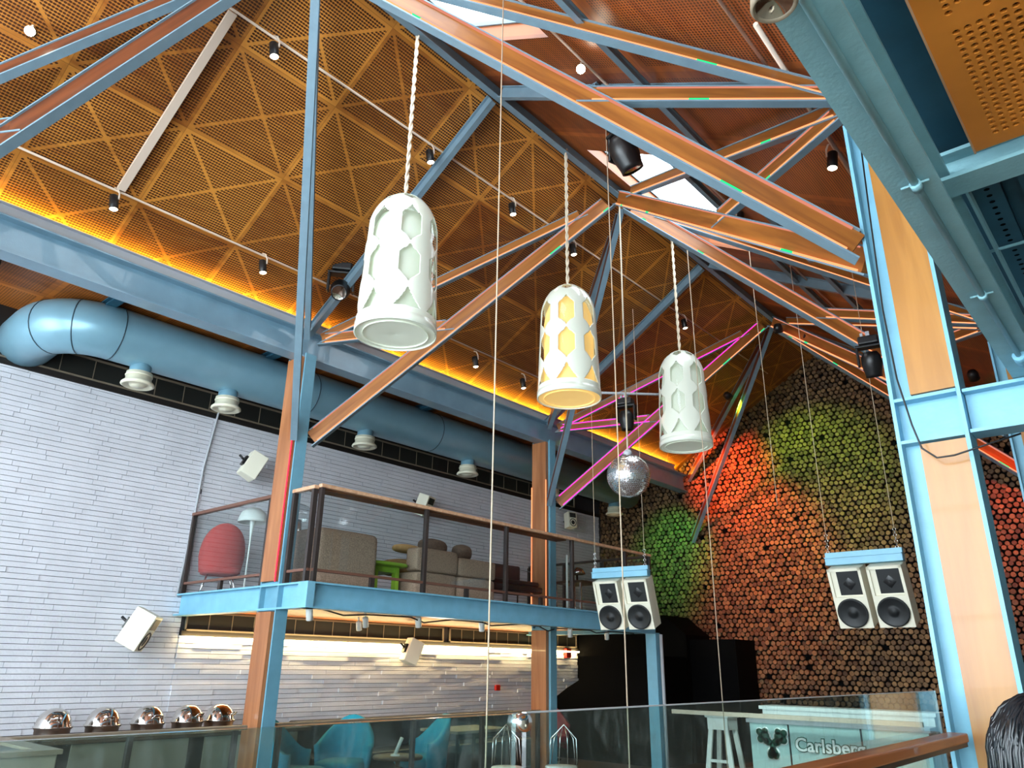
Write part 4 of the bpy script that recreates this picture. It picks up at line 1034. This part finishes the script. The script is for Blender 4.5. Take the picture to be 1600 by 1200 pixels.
for s in (-1, 1):
    leaf += [(s*.085, .055, .062, 1), (s*.145, .10, .042, 1), (s*.075, .115, .036, 1), (s*.135, .02, .045, 1), (s*.07, .0, .04, 1), (s*.04, -.01, .045, 1)]
leaf += [(0, -.05, .032, 1.5), (0, -.13, .066, .9), (0, -.11, .04, 1.3), (-.03, -.16, .04, 1), (.03, -.16, .04, 1)]
cx_, cz_ = -5.16, -1.0
disc_union([(cx_+x*1.3, cz_+z*1.2, r*1.5, k) for x, z, r, k in leaf], 11.897, .008).build('leaf_border', 'letter', t)
disc_union([(cx_+x*1.3, cz_+z*1.2, r*1.15, k) for x, z, r, k in leaf], 11.889, .012).build('leaf_emblem', 'logo', t)
lamp('added_bar_fill', 'SPOT', (-3.9, 9.6, 2.6), (-3.9, 12, -1), 520, (.92, 1, .97), spot_size=math.radians(64), spot_blend=.7, shadow_soft_size=.15)  # added spot without a fitting, brightens the bar front
def text_mesh(txt, size, name, mat, loc, parent, ext=.008, off=0):
    cu = bpy.data.curves.new('t', 'FONT'); cu.body = txt; cu.size = size; cu.extrude = ext; cu.offset = off; cu.resolution_u = 3
    o = bpy.data.objects.new('t', cu); col.objects.link(o); dg = bpy.context.evaluated_depsgraph_get(); me = bpy.data.meshes.new_from_object(o.evaluated_get(dg))
    bpy.data.objects.remove(o); me.materials.clear(); me.materials.append(M[mat])
    mt = Matrix.Rotation(PI/2, 4, 'X'); me.transform(mt); me.transform(Matrix.Translation(V(loc)-V(parent.location)))
    n = bpy.data.objects.new(name, me); col.objects.link(n); n.parent = parent; return n
text_mesh('Carlsberg', .25, 'lettering_border', 'logo', (-4.82, 11.893, -1.10), t, .004, .016)
text_mesh('Carlsberg', .25, 'lettering', 'letter', (-4.82, 11.883, -1.10), t, .004, .004)
for n_ in ('leaf_border', 'leaf_emblem', 'lettering_border', 'lettering', 'panel_gap'): adopt(t, n_, 'front')
# white trestle stool
t = root('bar_stool', (-6.0, 12.0, FZ), 'white A-frame stool standing left of the bar counter', 'stool', world=False)
MB().box(-.2, .2, -.2, .2, .93, .97).build('seat', 'white', t, bevel=.01)
MB().box(-.17, .17, -.17, .17, .76, .93).build('apron', 'white', t)
for sx, sy_ in ((-1, -1), (1, -1), (-1, 1), (1, 1)):
    MB().prism([(sx*.13-.035, sy_*.14-.02, .76), (sx*.13+.035, sy_*.14-.02, .76), (sx*.22+.04, sy_*.2-.02, 0), (sx*.22-.04, sy_*.2-.02, 0)], (0, .04, 0)).build('leg', 'white', t)
MB().box(-.2, .2, -.19, -.16, .3, .34).build('stretcher', 'white', t)

# ================================================================== near glass balustrade
GX = -1.16
t = root('glass_balustrade', (GX, 2.6, -1.3), 'frameless glass balustrade with orange wood handrail in the foreground', 'railing')
MB().box(GX-.006, GX+.006, 1.38, 4.85, -1.3, -.097).build('glass_pane', 'glass_near', t)
MB().box(GX-.006, GX+.006, -3.5, 1.345, -1.3, -.097).build('glass_pane', 'glass_near', t)
MB().box(GX-.0065, GX+.0065, 1.38, 4.85, -.0975, -.0945).build('glass_edge', 'trim', t)
MB().box(GX+.02, GX+.12, -3.5, 4.88, -.345, -.300).build('handrail', 'near_wood', t, bevel=.008)
MB().box(GX+.03, GX+.11, -3.5, 4.88, -.366, -.346).build('under_channel', 'rail_dark', t)
for y in (1.9, 3.1, 4.3): MB().tube([(GX, y, -.36), (GX+.06, y, -.355)], .01, 8).build('rail_bracket', 'chrome', t)
MB().lathe([(0, .02), (.018, .02), (.02, 0), (.018, -.02), (0, -.02)], 18, Matrix.Translation((GX, 1.365, -.115)) @ Matrix.Rotation(PI/2, 4, 'Y')).build('glass_clamp', 'chrome', t)

# ================================================================== person at the lower right edge, seen from behind
def person():
    t = root('person', (-.26, 1.95, -1.3), 'person with black hair and cream shirt at the bottom right corner, seen from behind', 'person')
    body = bpy.data.meshes.new('body'); bm = bmesh.new()
    J = {'pel': (.0, 2.0, -.78), 'sp': (-.02, 2.02, -.6), 'ch': (-.05, 2.03, -.46), 'nk': (-.07, 2.05, -.33), 'hb': (-.08, 2.06, -.24), 'hd': (-.085, 2.07, -.14), 'ht': (-.085, 2.07, -.08),
         'sl': (-.24, 2.02, -.39), 'el': (-.29, 2.14, -.62), 'wl': (-.2, 2.33, -.63), 'hl': (-.16, 2.41, -.62), 'sr': (.12, 2.06, -.39), 'er': (.18, 2.2, -.62), 'wr': (.08, 2.37, -.63), 'hr': (.04, 2.44, -.62),
         'kl': (-.14, 2.42, -.80), 'al': (-.15, 2.46, -1.2), 'tl': (-.15, 2.58, -1.26), 'kr': (.12, 2.43, -.80), 'ar': (.12, 2.47, -1.2), 'tr': (.12, 2.6, -1.26), 'hpl': (-.09, 2.06, -.8), 'hpr': (.09, 2.06, -.8)}
    E_ = [('pel', 'sp'), ('sp', 'ch'), ('ch', 'nk'), ('nk', 'hb'), ('hb', 'hd'), ('hd', 'ht'), ('ch', 'sl'), ('sl', 'el'), ('el', 'wl'), ('wl', 'hl'), ('ch', 'sr'), ('sr', 'er'), ('er', 'wr'), ('wr', 'hr'), ('pel', 'hpl'), ('hpl', 'kl'), ('kl', 'al'), ('al', 'tl'), ('pel', 'hpr'), ('hpr', 'kr'), ('kr', 'ar'), ('ar', 'tr')]
    RD = {'pel': .13, 'sp': .12, 'ch': .13, 'nk': .055, 'hb': .06, 'hd': .092, 'ht': .07, 'sl': .058, 'sr': .058, 'el': .042, 'er': .042, 'wl': .028, 'wr': .028, 'hl': .03, 'hr': .03, 'hpl': .09, 'hpr': .09, 'kl': .06, 'kr': .06, 'al': .04, 'ar': .04, 'tl': .04, 'tr': .04}
    for k_ in J: J[k_] = (J[k_][0]-.18, J[k_][1]-.085, J[k_][2]-.025)
    ks = list(J); og = V(t.location)
    body.from_pydata([tuple(V(J[k])-og) for k in ks], [(ks.index(a), ks.index(b)) for a, b in E_], [])
    o = bpy.data.objects.new('body', body); col.objects.link(o); o.parent = t; body.materials.append(M['skin'])
    sk = o.modifiers.new('skin', 'SKIN'); o.modifiers.new('sub', 'SUBSURF').levels = 2; o.modifiers['sub'].render_levels = 2
    for i, k in enumerate(ks): body.skin_vertices[0].data[i].radius = (RD[k], RD[k])
    body.skin_vertices[0].data[0].use_root = True
    hd = V(J['hd'])
    # five fingers and a thumb on each hand
    for hnd, wr, sgn in (('hl', 'wl', 1), ('hr', 'wr', -1)):
        m = MB(); H = V(J[hnd]); d = (H-V(J[wr])).normalized(); sd = V((1, 0, 0))*sgn
        for k, (off, ln) in enumerate(((-.027, .075), (-.009, .085), (.009, .08), (.027, .062))):
            a = H+sd*off; m.tube([a, a+d*ln*.5+V((0, 0, -.008)), a+d*ln+V((0, 0, -.03))], [.0095, .009, .007], 8)
        m.tube([H-d*.03-sd*.028, H-sd*.055+d*.01, H-sd*.05+d*.04], [.012, .0105, .008], 8)
        m.build('fingers', 'skin', t)
    # shirt over torso and upper arms
    s = MB(); s.blob((-.265, 1.935, -.56), (.205, .125, .235), p=2.7, seg=28, rings=16)
    s.tube([(-.41, 1.93, -.40), (-.48, 1.95, -.44), (-.51, 2.02, -.58)], [.075, .07, .055], 14); s.tube([(-.12, 1.95, -.4), (-.07, 1.98, -.44), (-.02, 2.07, -.58)], [.075, .07, .055], 14)
    s.build('shirt', 'shirt', t)
    s = MB(); s.blob((-.21, 1.95, -.82), (.19, .16, .11), p=2.6)
    for kk, aa in (('kl', 'al'), ('kr', 'ar')):
        K, A_ = V(J[kk]), V(J[aa]); s.tube([V((-.21+(K.x+.21)*.8, 2.0, -.81)), K, K+V((0, .02, -.06)), A_], [.1, .078, .07, .055], 12)
    s.build('trousers', 'jeans', t)
    # face features on the far side
    f = MB(); f.blob(hd+V((0, .098, -.02)), (.016, .022, .026)); f.blob(hd+V((-.09, .0, -.01)), (.012, .02, .032)); f.blob(hd+V((.09, .0, -.01)), (.012, .02, .032)); f.build('nose_and_ears', 'skin', t)
    f = MB(); f.blob(hd+V((-.034, .085, .005)), (.013, .01, .008)); f.blob(hd+V((.034, .085, .005)), (.013, .01, .008)); f.build('eyes', 'white', t)
    f = MB(); f.blob(hd+V((0, .088, -.065)), (.024, .01, .008)); f.build('mouth', 'redplastic', t)
    # hair: cap with many strands falling to the shoulders
    h = MB(); h.blob(hd+V((0, -.015, .012)), (.108, .112, .115), seg=40, rings=28); h.blob(hd+V((0, -.035, -.11)), (.104, .082, .14), p=2.2, seg=36, rings=20)
    rn = random.Random(5)
    for k in range(900):
        th = rn.uniform(.0, 1.45); a = rn.uniform(PI*.86, PI*2.14); r = .112+rn.uniform(-.004, .004)
        d0 = V((math.sin(th)*math.cos(a), math.sin(th)*math.sin(a), math.cos(th))); p0 = hd+V((0, -.012, .012))+d0*r
        pts = [p0]; th2 = th; ph = rn.uniform(0, 6); ln = rn.uniform(.8, 1.1); n_ = 9
        for q_ in range(1, n_):
            if th2 < 1.5:
                th2 = min(1.5, th2+.30); base = hd+V((0, -.012, .012))+V((math.sin(th2)*math.cos(a), math.sin(th2)*math.sin(a), math.cos(th2)))*(r+.003)
            else: base = pts[-1]+V((0, 0, -.036*ln))
            pts.append(base+V((.0035*math.sin(ph+q_*1.4), .0035*math.cos(ph+q_*1.1), 0)))
        h.tube(pts, [.0030]+[.0036]*(n_-2)+[.0015], 4, False)
    h.build('hair', 'hair', t)
    c = root('seat', (-.21, 1.95, -1.3), 'plain dark stool the person at the bottom right sits on', 'stool')
    c.name = 'stool'
    MB().box(-.43, .01, 1.75, 2.12, -.97, -.935).build('seat', 'darkwood', c, bevel=.01)
    for sx in (-.39, -.03):
        for y in (1.79, 2.08): MB().box(sx-.02, sx+.02, y-.02, y+.02, -1.3, -.97).build('leg', 'darkwood', c)
person()
for o in list(col.objects):
    if '_w' in o: del o['_w']
